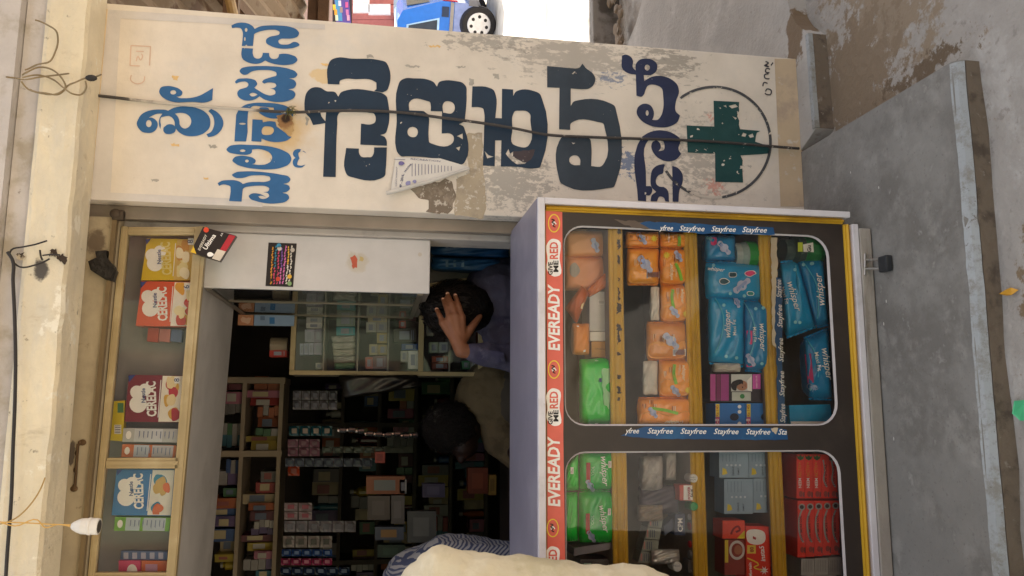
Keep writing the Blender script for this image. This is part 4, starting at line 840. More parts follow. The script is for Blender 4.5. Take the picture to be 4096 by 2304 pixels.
# clear bags of loose packs
CLR = glass_mat((.85, .85, .86), .12, .15, .25)
t, s = pouch('plastic_bag', 'crumpled clear plastic bag of white cotton on the second shelf of the left window', 'bag', Q(r6, 1140, 1330, 385, 690), YI+.01, .05, M('#a9a39d', .35, .25, 40, .6, 60), seed=61, wr=.012)
t, s = pouch('plastic_bag', 'cream crumpled packet behind the clear plastic bag', 'bag', Q(r6, 1350, 1450, 347, 600), YI+.04, .04, M('#b3aba2', .5, .2, 30), seed=62, wr=.006)
t, s = pouch('plastic_bag', 'dark grey shiny pouch under the crumpled plastic bag', 'bag', Q(r6, 1125, 1470, 640, 900), YI+.03, .05, M('#5b5560', .2, .25, 20), seed=63, wr=.01)
t, s = pouch('plastic_bag', 'crumpled tan foil pouch above the row of grey-green cartons', 'bag', Q(r6, 1115, 1330, 820, 965), YI, .04, M('#9a8b79', .3, .25, 40), seed=64, wr=.01)
for k in range(4):
    y0_ = 915+k*105; t = carton('carton', ['grey-green medicine carton touching the tan foil pouch', 'second grey-green medicine carton below the tan foil pouch', 'third grey-green medicine carton below the tan foil pouch', 'lowest grey-green medicine carton of the slanting row'][k], 'carton', [r6(1225-k*28, y0_), r6(1335-k*18, y0_+10), r6(1320-k*18, y0_+108), r6(1200-k*28, y0_+98)], YI, .05, M('#83877c', .5), 'grey-green medicine cartons')
    c0 = (1218-k*27, y0_+20); decal('print', [[r6(*p) for p in quad(c0[0], c0[0]+12, c0[1], c0[1]+65)]], YI-.0008, M('#b98078'), t)
    for q in range(3): decal('print', [[r6(*p) for p in quad(c0[0]+26+q*18, c0[0]+34+q*18, c0[1], c0[1]+68)]], YI-.0008, M('#4c5463'), t)
t = carton('carton', 'navy blue carton printed with three white capital letters', 'carton', [r6(1440, 898), r6(1530, 900), r6(1530, 1090), r6(1436, 1085)], YI, .05, M('#1d2a4d', .35)); text('CPM', r6(1508, 1055), r6(1506, 938), YI, WT, t, bold=.01)
t = carton('carton', 'slanting navy and grey carton half behind the navy lettered carton', 'carton', [r6(1338, 1005), r6(1432, 930), r6(1432, 1030), r6(1350, 1090)], YI+.01, .04, M('#39425c', .4))
def jar(label, cpx, rpx, col, capcol, Y=YI-.02, lenpx=0, name='balm_jar'):
    c = at(*cpx, Y); rad = (at(cpx[0], cpx[1]-rpx, Y)-c).length; o = thing(name, label, 'jar', c)
    MB().lathe(c, (0, 1, 0), [(0, rad*.9), (.002, rad), (.03, rad), (.032, rad*.9)], 20).out('jar_body', M(col, .35), o)
    MB().lathe(c, (0, -1, 0), [(.0005, rad*.96), (.006, rad*.96), (.008, rad*.85)], 20).out('lid', M(capcol, .35), o); return o
o = jar('round white balm jar with printed lid lying on the second shelf', r6(1597, 582), 18, '#c9c9c5', '#e3e2dc'); text('ZANDU', r6(1568, 580), r6(1626, 580), YI-.0285, M('#4c5463'), o); text('BALM', r6(1572, 602), r6(1622, 602), YI-.0285, M('#4c5463'), o)
t = carton('carton', 'small red and white balm carton between two round jars', 'carton', Q(r6, 1480, 1628, 642, 780), YI-.02, .04, M('#c44a3a', .4)); decal('print', [[r6(*p) for p in quad(1516, 1606, 646, 776)]], YI-.0208, WT, t); text('POWER', r6(1578, 770), r6(1574, 655), YI-.021, M('#a5252a'), t, bold=.03); text('BALM', r6(1600, 748), r6(1598, 682), YI-.021, BT, t, bold=.02)
jar('round green balm jar under the red and white balm carton', r6(1600, 830), 18, '#2c8a4a', '#2f9a52')
def stand(label, x0, x1, y0, y1, col, cap):
    p0, p1 = at(*r6(x1, (y0+y1)/2), YI), at(*r6(x0, (y0+y1)/2), YI); rad = (at(*r6(x0, y0), YI)-at(*r6(x0, y1), YI)).length/2
    o = thing('bottle', label, 'bottle', p0); h = (p1-p0).length
    MB().lathe(p0, p1-p0, [(0, rad*.9), (.002, rad), (h*.55, rad), (h*.6, rad*.8)], 16).out('bottle_body', M(col, .3), o)
    MB().lathe(p0+(p1-p0)*.6, p1-p0, [(0, rad*.85), (h*.38, rad*.85), (h*.4, rad*.7)], 16).out('cap', M(cap, .35), o)
stand('short red jar with a white label under the green jar', 1560, 1640, 893, 958, '#c4262b', '#c9c5c0')
stand('short plain red jar directly below the white-labelled red jar', 1558, 1640, 965, 1048, '#c01f26', '#a81c22')
stand('red-capped pale jar standing near the second shelf rail', 1562, 1648, 1130, 1200, '#c9353a', '#c4262b')
stand('grey jar with red lower label near the silver blister foil', 1562, 1645, 1215, 1300, '#b5453c', '#8c8785')
t = carton('carton', 'grey carton beside the silver blister foil', 'carton', Q(r6, 1560, 1645, 1310, 1420), YI, .04, M('#6f6d6b', .5)); text('ONCE', r6(1580, 1408), r6(1635, 1408), YI, WT, t)
t, s = pouch('foil_wrap', 'bright silver blister foil at the bottom of the second shelf', 'foil', Q(r6, 1230, 1480, 1210, 1345), YI-.01, .03, M('#d5d3cc', .2, .2, 40, metal=.5), seed=66, wr=.01)
o = jar('round white tin with faint printed lid beside the silver foil', r6(1452, 1362), 21, '#b9b9b5', '#cfd0cc'); text('MEDI', r6(1425, 1368), r6(1480, 1368), YI-.0285, M('#6c7483'), o)
# third compartment of window two
for k, (xa, xb, ya, yb, lab) in enumerate([(392, 648, 347, 578, 'upper left'), (652, 888, 347, 578, 'upper right'), (436, 690, 588, 898, 'lower left'), (694, 892, 584, 888, 'lower right')]):
    t = carton('carton', ['pale blue carton with yellow flash, top of the four and against the back', 'pale blue carton with yellow flash on the third shelf, top and resting by the rail', 'pale blue taller carton with yellow flash on the third shelf, below the top pair', 'pale blue carton with yellow flash on the third shelf, next to the red box'][k], 'carton', Q(r7, xa, xb, ya, yb), YI, .06, M('#93a8ba', .5, .1), 'pale blue medicine cartons')
    yb_ = yb-38
    decal('print', [[r7(*p) for p in [(xa+26, yb_+14), (xa+30, yb_-50), (xa+60, yb_-38), (xa+72, yb_), (xa+54, yb_+10)]]], YB, flat('#d9c23c'), t)
    text('DENGUE', r7(xa+132, yb_+16), r7(xa+130, yb_-62), YB, M('#33404d'), t, bold=.01); text('FAMILY', r7(xa+178, yb_+12), r7(xa+176, yb_-52), YB, M('#33404d'), t, bold=.01)
    for q in range(5): decal('print', [[r7(*p) for p in quad(xa+30+q*30, xa+33+q*30, ya+22, ya+(yb-ya)*.38)]], YB, M('#5f7386'), t)
    for q in range(4): decal('print', [[r7(*p) for p in ell(xa+70+q*38, ya+(yb-ya)*.52, 10, 10, 8)]], YB, M('#c3cfd8'), t)
t = carton('carton', 'small orange-red carton with a yellow corner above the coil pack', 'carton', Q(r7, 422, 618, 958, 1118), YI, .06, M('#e24420', .4)); decal('print', [[r7(618, 1044), r7(618, 1117), r7(548, 1117)]], YB, flat('#e2c62e'), t); squig([r7(500, 1080), r7(520, 1030), r7(560, 1010), r7(575, 1040), r7(540, 1060)], 8, M('#8a1f18'), t, YB, 'print')
t = carton('carton', 'coil pack with round silver print and yellow strip on the third shelf', 'carton', Q(r7, 440, 622, 1126, 1440), YI+.004, .06, M('#8d3b33', .35)); decal('print', [[r7(*p) for p in quad(442, 472, 1130, 1330)]], YI+.003, flat('#d8bf3a'), t)
decal('print', [[r7(*p) for p in ell(550, 1220, 70, 86, 20)], [r7(*p) for p in ell(550, 1220, 50, 62, 20)]], YI+.003, M('#c9c3bd'), t); blob((560, 1220), (38, 44), r7, YI+.003, M('#a5684c'), t)
t = carton('carton', 'large red mosquito-repellent box with a white bottle picture on the third shelf', 'carton', [r7(628, 1005), r7(892, 1012), r7(902, 1600), r7(636, 1600)], YI-.004, .06, M('#e23c24', .35))
Yb = YI-.0048
decal('print', [smoothline([r7(640, 1050), r7(720, 1035), r7(790, 1060), r7(800, 1130), r7(790, 1150), r7(645, 1145)])], Yb, WT, t); decal('print', [[r7(690, 1095), r7(720, 1110), r7(715, 1128), r7(690, 1118)]], Yb-.0004, flat('#a3242c'), t)
decal('print', [[r7(*p) for p in quad(640, 716, 1176, 1250)]], Yb, flat('#e3c94a'), t); text('80', r7(698, 1236), r7(696, 1190), Yb-.0004, M('#a3242c'), t, bold=.02)
text('insta5', r7(800, 1318), r7(786, 1178), Yb, WT, t, bold=.02, shear=.2); text('Mortein', r7(684, 1452), r7(676, 1330), Yb, WT, t, bold=.02)
decal('print', [[r7(845, 1160), r7(890, 1172), r7(905, 1310), r7(858, 1320)]], Yb, flat('#c98a2c'), t); squig([r7(640, 1290), r7(740, 1350), r7(700, 1370), r7(800, 1400)], 5, flat('#e8cf3a'), t, Yb, 'print')
decal('print', [[r7(790+(40 if k % 2 else 16)*math.cos(k*math.pi/8), 1400+(40 if k % 2 else 16)*math.sin(k*math.pi/8)) for k in range(16)]], Yb, WT, t); blob((872, 1390), (28, 46), r7, Yb, M('#5a2a22'), t)
# stacked red coil boxes on the cabinet floor
SV = M('#a9a29d', .3)
for k in range(5):
    x0_ = 1078+k*73; t = carton('coil_box', ['red neem coil box, top of the upper stack on the cabinet floor', 'red neem coil box second from the top of the upper stack', 'red neem coil box in the middle of the upper stack', 'red swirl-printed coil box fourth in the upper stack', 'red swirl-printed coil box cut by the window corner, lowest of the upper stack'][k], 'carton', Q(r7, x0_, x0_+70, 372+(60 if k == 4 else 0), 762), YI, .10, M('#ea4030', .35), 'stacked red coil boxes')
    if k < 3:
        text('NEEM', r7(x0_+42, 668), r7(x0_+40, 582), YI, WT, t, bold=.015); text('ACTIV+', r7(x0_+42, 572), r7(x0_+40, 440), YI, flat('#d99a2c'), t)
        decal('print', [[r7(x0_, 378), r7(x0_+20, 392), r7(x0_+36, 374), r7(x0_+50, 395), r7(x0_+68, 376), r7(x0_+60, 410), r7(x0_+35, 425), r7(x0_+10, 412)]], YB, M('#3f5a2a'), t)
    else: squig([r7(x0_+16, 420), r7(x0_+30, 520), r7(x0_+22, 600), r7(x0_+50, 660)], 6, SV, t, YB, 'print'); text('LOW SMOKE', r7(x0_+50, 650), r7(x0_+48, 460), YB, M('#3b1715'), t)
    decal('print', [[r7(*p) for p in ell(x0_+38, 722, 18, 26, 14)]], YB, M('#a3453c'), t); decal('print', [[r7(*p) for p in quad(x0_+58, x0_+68, 705, 750)]], YB, M('#5b4a48'), t)
for k in range(5):
    x0_ = 1086+k*75; sh = k*3; t = carton('coil_box', ['red swirl-printed coil box, top of the lower stack on the cabinet floor', 'red swirl-printed coil box second from the top of the lower stack', 'red swirl-printed coil box in the middle of the lower stack', 'red swirl-printed coil box fourth in the lower stack', 'red swirl-printed coil box touching the cabinet floor, lower stack'][k], 'carton', Q(r7, x0_, x0_+72, 782, 1285-sh*2), YI, .10, M('#ec4232', .35), 'stacked red coil boxes')
    decal('print', [[r7(*p) for p in ell(x0_+38, 838-sh, 30, 30, 16)]], YB, SV, t); decal('print', [[r7(*p) for p in ell(x0_+38, 838-sh, 18, 18, 12)]], YB-.0004, M('#3b2a28'), t)
    squig([r7(x0_+38, 866), r7(x0_+14, 940), r7(x0_+12, 1020), r7(x0_+30, 1110), r7(x0_+52, 1150)], 7, SV, t, YB, 'print')
    text('LOW SMOKE COIL', r7(x0_+46, 1140-sh), r7(x0_+34, 915-sh), YB-.0003, M('#3b1715'), t, bold=.01)
    decal('print', [[r7(*p) for p in ell(x0_+42, 1216-sh, 18, 26, 12)]], YB, M('#a3453c'), t); decal('print', [[r7(*p) for p in quad(x0_+60, x0_+70, 1195, 1245)]], YB, M('#5b4a48'), t)
for k in range(3):
    x0_ = 1118+k*122; t = carton('carton', ['pale grey printed carton under the red coil boxes, against the shelf', 'pale grey printed carton in the middle of the bottom row', 'pale grey printed carton cut by the window rim in the bottom row'][k], 'carton', Q(r7, x0_, x0_+118, 1296-k*6, 1440), YI+.01, .08, M('#b0aea9', .5), 'pale grey cartons')
    for q in range(6): decal('print', [[r7(*p) for p in quad(x0_+18+q*15, x0_+21+q*15, 1306, 1410)]], YI+.009, M('#7d7b78'), t)
for k in range(2): carton('carton', ['pale carton beneath the bottom row of grey cartons', 'white carton beneath the bottom row of grey cartons'][k], 'carton', Q(r7, 1122+k*160, 1275+k*160, 1446, 1600), YI+.01, .08, M(['#b8b2aa', '#cfcac2'][k], .5))
# ================================================================== OVERHEAD GLASS CASE WITH CEREAL BOXES
YO = 2.30
ALU = layered(hx('#a3916c'), [dict(col=hx('#b5a582'), scale=6, lo=.5, hi=.7), dict(col=hx('#5b4c33'), scale=45, lo=.70, hi=.74)], rough=.4, bump=.1)
oc = thing('overhead_case', 'long glass display case of tan aluminium hung above the shop opening', 'display case', (0, 2.5, 1.77))
def r2(zx, zy): return (zx/1.032, 900+zy/1.032)
def rail(name, a0, a1, b0, b1, Y=YO, d=.022, par=oc, mat=ALU):
    """bar between two picture edges, extended past the frame"""
    P = [at(*a0, Y), at(*a1, Y), at(*b1, Y), at(*b0, Y)]
    if abs(a0[1]-a1[1]) > 900:
        for i, j in ((1, 0), (2, 3)): P[i] = P[j]+(P[i]-P[j])*1.55
    mb = MB(); mb.prism(P, (0, d, 0))
    n = (P[1]-P[0]).normalized(); off = (P[3]-P[0])*.3
    mb.prism([P[0]+off+Vector((0, -.003, 0)), P[1]+off+Vector((0, -.003, 0)), P[1]+off*2.2+Vector((0, -.003, 0)), P[0]+off*2.2+Vector((0, -.003, 0))], (0, .0025, 0))
    return mb.out(name, mat, par)
rail('top_rail', (486, 906), (351, 2304), (513, 906), (378, 2304))
rail('bottom_rail', (780, 906), (664, 2304), (828, 906), (702, 2304))
rail('stile', (514, 908), (779, 908), (512, 938), (777, 938), d=.0215)
rail('stile', (427, 1832), (714, 1832), (423, 1874), (711, 1874), d=.0215)
rail('stile', (380, 2292), (664, 2292), (376, 2330), (660, 2330), d=.0215)
CG = glass_mat((1, 1, 1), -.015, .03, .006)
mb = MB(); mb.prism([at(505, 925, YO+.010), at(800, 925, YO+.010), at(700, 2304, YO+.010)+Vector((-.5, 0, .02)), at(365, 2304, YO+.010)+Vector((-.5, 0, .02))], (0, .003, 0)); mb.out('glass_pane', CG, oc)
# bottom board (pale underside), back and top
A, B = at(826, 906, YO+.0225), at(701, 2304, YO+.0225); B = A+(B-A)*1.55
UND = layered((.50, .48, .45), [dict(col=(.42, .40, .37), scale=4, lo=.5, hi=.7)], rough=.55, bump=.05)
mb = MB(); mb.prism([A, B, B+Vector((0, .50, 0)), A+Vector((0, .53, 0))], (0, 0, .012)); mb.out('bottom_board', UND, oc)
CASEB = M('#8b857d', .6, .08)
mb = MB(); mb.prism([A+Vector((0, .10, .0125)), B+Vector((0, .10, .0125)), B+Vector((0, .10, .24)), A+Vector((0, .10, .24))], (0, .01, 0)); mb.out('back_panel', CASEB, oc)
MB().box(.488, .497, YO+.0225, YO+.10, A.z+.013, A.z+.235).out('side_panel', CASEB, oc)
# food cartons
YB_ = 2.345
def food(label, col, q, tb, logo, panel, badge=None, dark='#f4f1ec', txtcol=None, seed=0, corner=None):
    t = carton('cereal_box', label, 'carton', [r2(*p) for p in q], YB_, .045, M(col, .35, .06))
    yf = YB_-.0008; rn_ = random.Random(seed)
    def inside(u, v_):
        f, _ = bil([r2(*p) for p in q]); return f(u, v_)
    # lower picture panel
    f, _ = bil([r2(*p) for p in q])
    decal('picture_panel', [[f(.62, .01), f(.99, .01), f(.99, .99), f(.60, .99)]], yf, M(panel[0], .4), t)
    for k, c in enumerate(panel[1:]):
        for z in range(3):
            u, w_ = rn_.uniform(.68, .93), rn_.uniform(.12, .88); cx, cy = f(u, w_)
            pts = smoothline([(cx+rn_.uniform(12, 24)*math.cos(a), cy+rn_.uniform(14, 34)*math.sin(a)) for a in [i*math.pi/3 for i in range(6)]], True, 3)
            pts = [(min(max(x, f(.62, .5)[0]), f(.985, .5)[0]), min(max(y, f(.5, .02)[1]), f(.5, .98)[1])) for x, y in pts]
            decal('picture', [pts], yf-.0003*(1+k*3+z), M(c, .4), t)
    lg = []
    for cx, cy, r in logo: decal('logo_cloud', [[r2(*p) for p in ell(cx, cy, r, r*.98, 18)]], yf-.0002*(1+len(lg)), WT, t); lg.append(1)
    cx = sum(l[0] for l in logo)/3; cy = sum(l[1] for l in logo)/3
    text('Nestle', r2(cx+22, cy+30), r2(cx+21, cy-30), yf-.0012, M('#4a5a8c'), t, bold=.02)
    text('CERELAC', r2(tb[0], tb[1]), r2(tb[0]+tb[3], tb[2]), yf-.0004, txtcol or WT, t, h=38/1.032, bold=.035)
    decal('print', [[f(.585, .10), f(.60, .10), f(.597, .9), f(.582, .9)]], yf, M(dark, .5), t)
    if corner: decal('print', [[r2(*p) for p in corner]], yf-.0006, M('#2b3f8a', .4), t)
    if badge:
        decal('badge', [[r2(*p) for p in quad(badge[0]-12, badge[0]+12, badge[1]-14, badge[1]+14)]], yf-.004, WT, t); text(badge[2], r2(badge[0]+8, badge[1]+7), r2(badge[0]+8, badge[1]-7), yf-.0044, M('#23457a'), t)
    return t
food('yellow cereal box with white cloud logo, touching the battery carton', '#d9b81e', [(608, 55), (808, 60), (804, 228), (582, 228)], (708, 205, 70, -8), [(628, 125, 28), (640, 158, 34), (660, 110, 26)], ('#d8b35c', '#e8d9a0', '#c98f3a', '#f1e6c6'), badge=(788, 68, '8'), seed=1, corner=[(600, 60), (625, 55), (606, 80)], txtcol=M('#e9d98a'))
food('orange cereal box with white cloud logo next to the yellow one', '#d8542c', [(585, 232), (805, 236), (798, 420), (560, 416)], (690, 395, 255, -4), [(610, 295, 27), (620, 345, 34), (645, 290, 26)], ('#efe9dc', '#e2a63a', '#c93a2c', '#efe0b0'), badge=(772, 255, '6'), seed=2, corner=[(580, 236), (606, 232), (582, 262)])
food('maroon cereal box with white cloud logo standing alone in the case', '#7c1d2c', [(532, 618), (758, 622), (746, 815), (514, 812)], (645, 790, 645, -4), [(565, 690, 28), (570, 740, 36), (598, 680, 26)], ('#efe6d4', '#d8a73e', '#b9303a', '#e8d2a0'), badge=(732, 640, '8'), seed=3, corner=[(530, 622), (560, 618), (532, 650)])
food('blue cereal box with white cloud logo beyond the centre stile', '#2f74b4', [(482, 1008), (722, 1010), (706, 1200), (460, 1198)], (592, 1172, 1026, -4), [(515, 1075, 28), (520, 1125, 36), (545, 1065, 26)], ('#e6e2d6', '#2f8ab0', '#c9a55a', '#d8693a'), seed=4, corner=[(482, 1012), (506, 1010), (484, 1034)])
def side(label, q, base, bands, seed=0):
    t = carton('cereal_box', label, 'carton', [r2(*p) for p in q], YB_, .045, M(base, .4, .06)); f, _ = bil([r2(*p) for p in q])
    for a, b, c in bands: decal('print', [[f(a, .03), f(b, .03), f(b, .97), f(a, .97)]], YB_-.0008, M(c, .4), t)
    rn_ = random.Random(seed)
    for k in range(9):
        u = .28+k*.075; decal('print', [[f(u, .2), f(u+.02, .2), f(u+.02, rn_.uniform(.5, .85)), f(u, rn_.uniform(.5, .85))]], YB_-.0014, M('#7d87a0', .4), t)
    decal('print', [[f(.10+.05*math.cos(a), .5+.3*math.sin(a)) for a in [k*math.pi/6 for k in range(12)]]], YB_-.0014, WT, t)
    return t
side('narrow white box side covered in fine print, beside the maroon box', [(510, 838), (744, 842), (738, 898), (505, 895)], '#b9b9b8', [(.2, .7, '#cfd2d6')], 1)
side('narrow orange and white box side against the centre stile', [(505, 905), (728, 910), (722, 962), (500, 958)], '#c9652c', [(.22, .5, '#bcc3d0'), (.56, .95, '#b9b6bb')], 2)
side('narrow green and white box side next to the blue cereal box', [(475, 1205), (704, 1208), (697, 1265), (470, 1262)], '#6fa82c', [(.2, .46, '#b9c6cf'), (.52, .92, '#b3bcc6')], 3)
t = carton('cereal_box', 'pink carton with white oval print at the far end of the case', 'carton', [r2(490, 1385), r2(580, 1385), r2(578, 1600), r2(486, 1600)], YB_, .045, M('#c9456a', .4)); decal('print', [[r2(*p) for p in ell(545, 1430, 22, 30, 14)]], YB_-.0008, WT, t)
t = carton('cereal_box', 'orange carton beside the pink carton at the far end of the case', 'carton', [r2(584, 1385), r2(692, 1388), r2(688, 1600), r2(582, 1600)], YB_, .045, M('#c4622f', .4)); decal('print', [[r2(*p) for p in quad(600, 650, 1400, 1600)]], YB_-.0008, M('#b98aa0', .4), t)
t = carton('cereal_box', 'row of small blue sachets hanging behind the pink carton', 'sachets', [r2(500, 1345), r2(690, 1348), r2(688, 1383), r2(496, 1383)], YB_+.01, .02, M('#4f5f85', .4))
for k in range(5): decal('print', [[r2(*p) for p in quad(510+k*36, 530+k*36, 1352, 1378)]], YB_+.009, M('#a9a5b5', .4), t)
t = carton('yellow_packet', 'flat yellow plastic packet standing on end above the maroon box', 'packet', [r2(462, 728), r2(516, 724), r2(508, 893), r2(441, 888)], YB_+.012, .02, M('#d8c01e', .3))
decal('print', [[r2(*p) for p in quad(485, 510, 735, 775)]], YB_+.011, M('#4b7a4a', .4), t); decal('barcode', [[r2(*p) for p in quad(472, 500, 825, 862)]], YB_+.011, WT, t)
for k in range(5): decal('barcode_bar', [[r2(*p) for p in quad(474, 498, 828+k*7, 831+k*7)]], YB_+.0106, BT, t)
for k in range(3):
    q = [(612+k*48, 424+k*4), (656+k*48, 426+k*4), (652+k*48, 484), (606+k*48, 480)]; carton('small_carton', ['dim red carton in shadow behind the orange cereal box', 'dim pinkish carton in shadow behind the orange cereal box', 'dim blue carton in shadow behind the orange cereal box'][k], 'carton', [r2(*p) for p in q], YB_+.03, .02, M(['#a8402f', '#b06a60', '#5a6a8c'][k], .5))  # reflected boxes, added as solid cartons
# hanging battery carton
bt = thing('battery_carton', 'black battery carton with gold and red bands hanging askew from the case', 'carton', at(*r2(870, 60), 2.262))
q = [(838, 8), (975, 44), (908, 150), (786, 112)]
YBT = 2.262
f, _ = bil([r2(*p) for p in q])
mb = MB(); mb.prism([at(*r2(*p), YBT) for p in q], (0, .02, 0)); mb.out('box', M('#26201f', .35), bt)
decal('print', [[f(.02, .78), f(.20, 1), f(0, 1), f(0, .72)]], YBT-.001, flat('#d9b12c'), bt)
decal('print', [[f(.80, .02), f(.99, .02), f(.99, .98), f(.80, .98)]], YBT-.001, flat('#b02a35'), bt)
decal('print', [[f(.72, .62), f(.99, .62), f(.99, .99), f(.72, .99)]], YBT-.0014, M('#cfc4b4'), bt)
decal('emblem', [[r2(*p) for p in ell(851, 20, 11, 11, 14)]], YBT-.0012, flat('#d8482c'), bt)
text('EVEREADY', r2(826, 106), r2(856, 42), YBT, M('#d9d2c4'), bt, bold=.02); text('Ultima', r2(852, 104), r2(892, 44), YBT, WT, bt, bold=.02); text('AA', r2(915, 48), r2(922, 34), YBT, WT, bt)
blob((868, 122), (14, 10), r2, YBT, WT, bt)

# ================================================================== INSIDE THE SHOP
# white end panel and glass case along the right wall
rc = thing('side_glass_case', 'tall glass case inside the doorway with a blank white end panel', 'glass case', (.42, 2.6, 1.15))
YW = 2.35
MORG = Vector((.42, 2.6, 1.15))
WP = layered((.56, .545, .53), [dict(col=(.50, .45, .36), scale=18, lo=1.1, hi=1.25, c=at(1430, 1050, YW), r=(.08, .1, .10), amt=.7), dict(col=(.45, .38, .28), scale=12, lo=1.2, hi=1.35, c=at(1680, 1018, YW), r=(.02, .1, .02), amt=.6), dict(col=(.30, .27, .24), scale=50, lo=.735, hi=.75)], rough=.35, bump=.03)
MORG = Vector((0, 0, 0))
xa, xb, z0_, z1_ = .336, .4975, at(1720, 1060, YW).z, at(820, 1040, YW).z
MB().bev(xa, xb, YW, YW+.014, z0_, z1_, .004).out('end_panel', WP, rc)
MB().box(xa+.002, xb, YW+.0145, 3.0, z0_, z0_+.018).out('base_board', M('#6f675f', .6), rc)
MB().box(xa+.002, xb, YW+.0145, 3.0, (z0_+z1_)/2-.006, (z0_+z1_)/2+.006).out('shelf', M('#7c746b', .6), rc)
MB().box(xb-.010, xb, YW+.0146, 2.999, z0_+.019, z1_-.001).out('back_board', M('#615850', .6), rc)
DAL = M('#7d7468', .35, .1, metal=.6)
for zz in (z0_+.0185, z1_-.02): MB().bev(xa-.004, xa+.0015, YW+.015, 3.0, zz, zz+.016, .001).out('rail', DAL, rc)
for yy in (2.62, 2.985): MB().bev(xa-.004, xa+.0014, yy, yy+.014, z0_+.035, z1_-.021, .001).out('stile', DAL, rc)
MB().box(xa-.001, xa+.001, YW+.016, 2.98, z0_+.036, z1_-.022).out('glass_pane', glass_mat((.9, .9, .9), .02, .03, .01), rc)
rn = random.Random(21)
for lv, zz in enumerate((z0_+.0185, (z0_+z1_)/2+.0065)):
    for k in range(5):
        c = ['pale', 'blue', 'maroon', 'cream', 'green'][k]; col = {'pale': '#b9b5ad', 'blue': '#5b7ba5', 'maroon': '#6f2f35', 'cream': '#c9bda0', 'green': '#56815e'}[c]
        y = 2.40+k*.11; o = thing('medicine_carton', '%s medicine carton on the %s shelf of the side glass case' % (c, ['lower', 'upper'][lv]), 'carton', (.42, y+.04, zz)); h = rn.uniform(.08, .16)
        MB().bev(xa+.02, xa+.10, y, y+.085, zz+.0005, zz+h, .002).out('box', M(col, .45), o); MB().box(xa+.0190, xa+.0197, y+.01, y+.075, zz+h*.3, zz+h*.8).out('label_print', M('#cfcac0', .5), o)
# black flyer stuck to the white panel
fy = thing('event_sticker', 'small black sticker with rainbow-coloured lettering on the white panel', 'sticker', at(1125, 1060, YW-.002))
decal('sheet', [[(1074, 970), (1187, 974), (1172, 1148), (1062, 1144)]], YW-.0012, M('#1c1718', .45), fy)
cols = ['#c98a2c', '#2f7f9c', '#c9456a', '#7a4fa0', '#c76aa5', '#d9a93a', '#cfcac0', '#4f93b0']
rn = random.Random(5)
for k in range(7):
    x = 1082+k*12.5; y = 1136
    while y > 988:
        l = rn.uniform(5, 13); squig([(x-rn.uniform(0, 3)+.07*(1148-y), y), (x+rn.uniform(-3, 3)+.07*(1148-y), y-l*.5), (x+rn.uniform(-2, 3)+.07*(1148-y), y-l)], rn.uniform(4, 6), M(cols[(k+(y > 1070)*(k % 2)) % 8], .5), fy, YW-.0018, 'lettering'); y -= l+rn.uniform(2, 5)
for cx, cy, c in ((1112, 1116, '#c9452c'), (1118, 994, '#cfcac0'), (1116, 982, '#3f8fb5'), (1158, 1106, '#d9a93a'), (1158, 1134, '#7fa06a'), (1170, 1000, '#b9b0a5')): decal('picture', [ell(cx, cy, 9, 9, 12)], YW-.0022, M(c, .5), fy)
# remains of an old sticker
decal('old_sticker_trace', [ragged([(1402, 1030), (1425, 1020), (1428, 1070), (1410, 1075)], 4, 3, 8)], YW-.0008, M('#b5563f', .6), rc); decal('old_sticker_trace', [ragged([(1440, 1028), (1455, 1030), (1450, 1048), (1436, 1042)], 3, 4, 6)], YW-.0008, M('#b9a570', .6), rc)
# back glass case facing the opening
YG = 3.0
bc = thing('back_glass_case', 'five-shelf aluminium glass case of medicines facing the shop opening', 'glass case', (.24, 3.1, .95))
def rz(zx, zy): return (800+zx/1.908, 850+zy/1.908)
gx0, gx1 = at(*rz(1000, 1215), YG).x, .345
gz = lambda zx: at(*rz(zx, 1000), YG).z
zt_, zb_ = gz(690), gz(2160)
MB().bev(gx0-.012, gx0+.004, YG, YG+.02, zb_, zt_, .002).out('stile', ALU, bc); MB().bev(gx0+.0045, gx1, YG, YG+.02, zt_-.018, zt_, .002).out('rail', ALU, bc); MB().bev(gx0+.0045, gx1, YG, YG+.02, gz(1708), gz(1668), .002).out('rail', ALU, bc); MB().bev(gx0+.0045, gx1, YG, YG+.02, zb_, zb_+.018, .002).out('rail', ALU, bc)
for zx in (937, 1197, 1432, 1905): MB().box(gx0, gx1, YG+.022, YG+.22, gz(zx)-.006, gz(zx)).out('shelf', M('#8d857b', .5), bc)
MB().box(gx0-.010, gx0-.002, YG+.021, YG+.23, zb_, zt_).out('side_panel', M('#6f675c', .6), bc); MB().box(gx0-.0015, gx1, YG+.222, YG+.23, zb_, zt_).out('back_board', M('#6a5a62', .6), bc)
MB().box(gx0+.005, gx1-.002, YG+.008, YG+.010, zb_+.019, zt_-.019).out('glass_pane', glass_mat((1, 1, 1), -.01, .03, .004), bc)
def small(label, x0, x1, y0, y1, col, Y=YG+.06, cat='carton', pr=None, name='medicine_carton'):
    t = carton(name, label, cat, [rz(x0, y0), rz(x1, y0), rz(x1, y1), rz(x0, y1)], Y, .06, M(col, .45, .1))
    w_ = x1-x0; h_ = y1-y0
    decal('label_print', [[rz(*p) for p in quad(x0+w_*.25, x0+w_*.7, y0+h_*.2, y0+h_*.8)]], Y-.001, M(pr or '#8c8fa0', .5), t)
    for k in range(2): decal('label_print', [[rz(*p) for p in quad(x0+w_*(.78+.08*k), x0+w_*(.81+.08*k), y0+h_*.15, y0+h_*.85)]], Y-.001, M(pr or '#8c8fa0', .5), t)
    return t
S = 'of the back glass case'
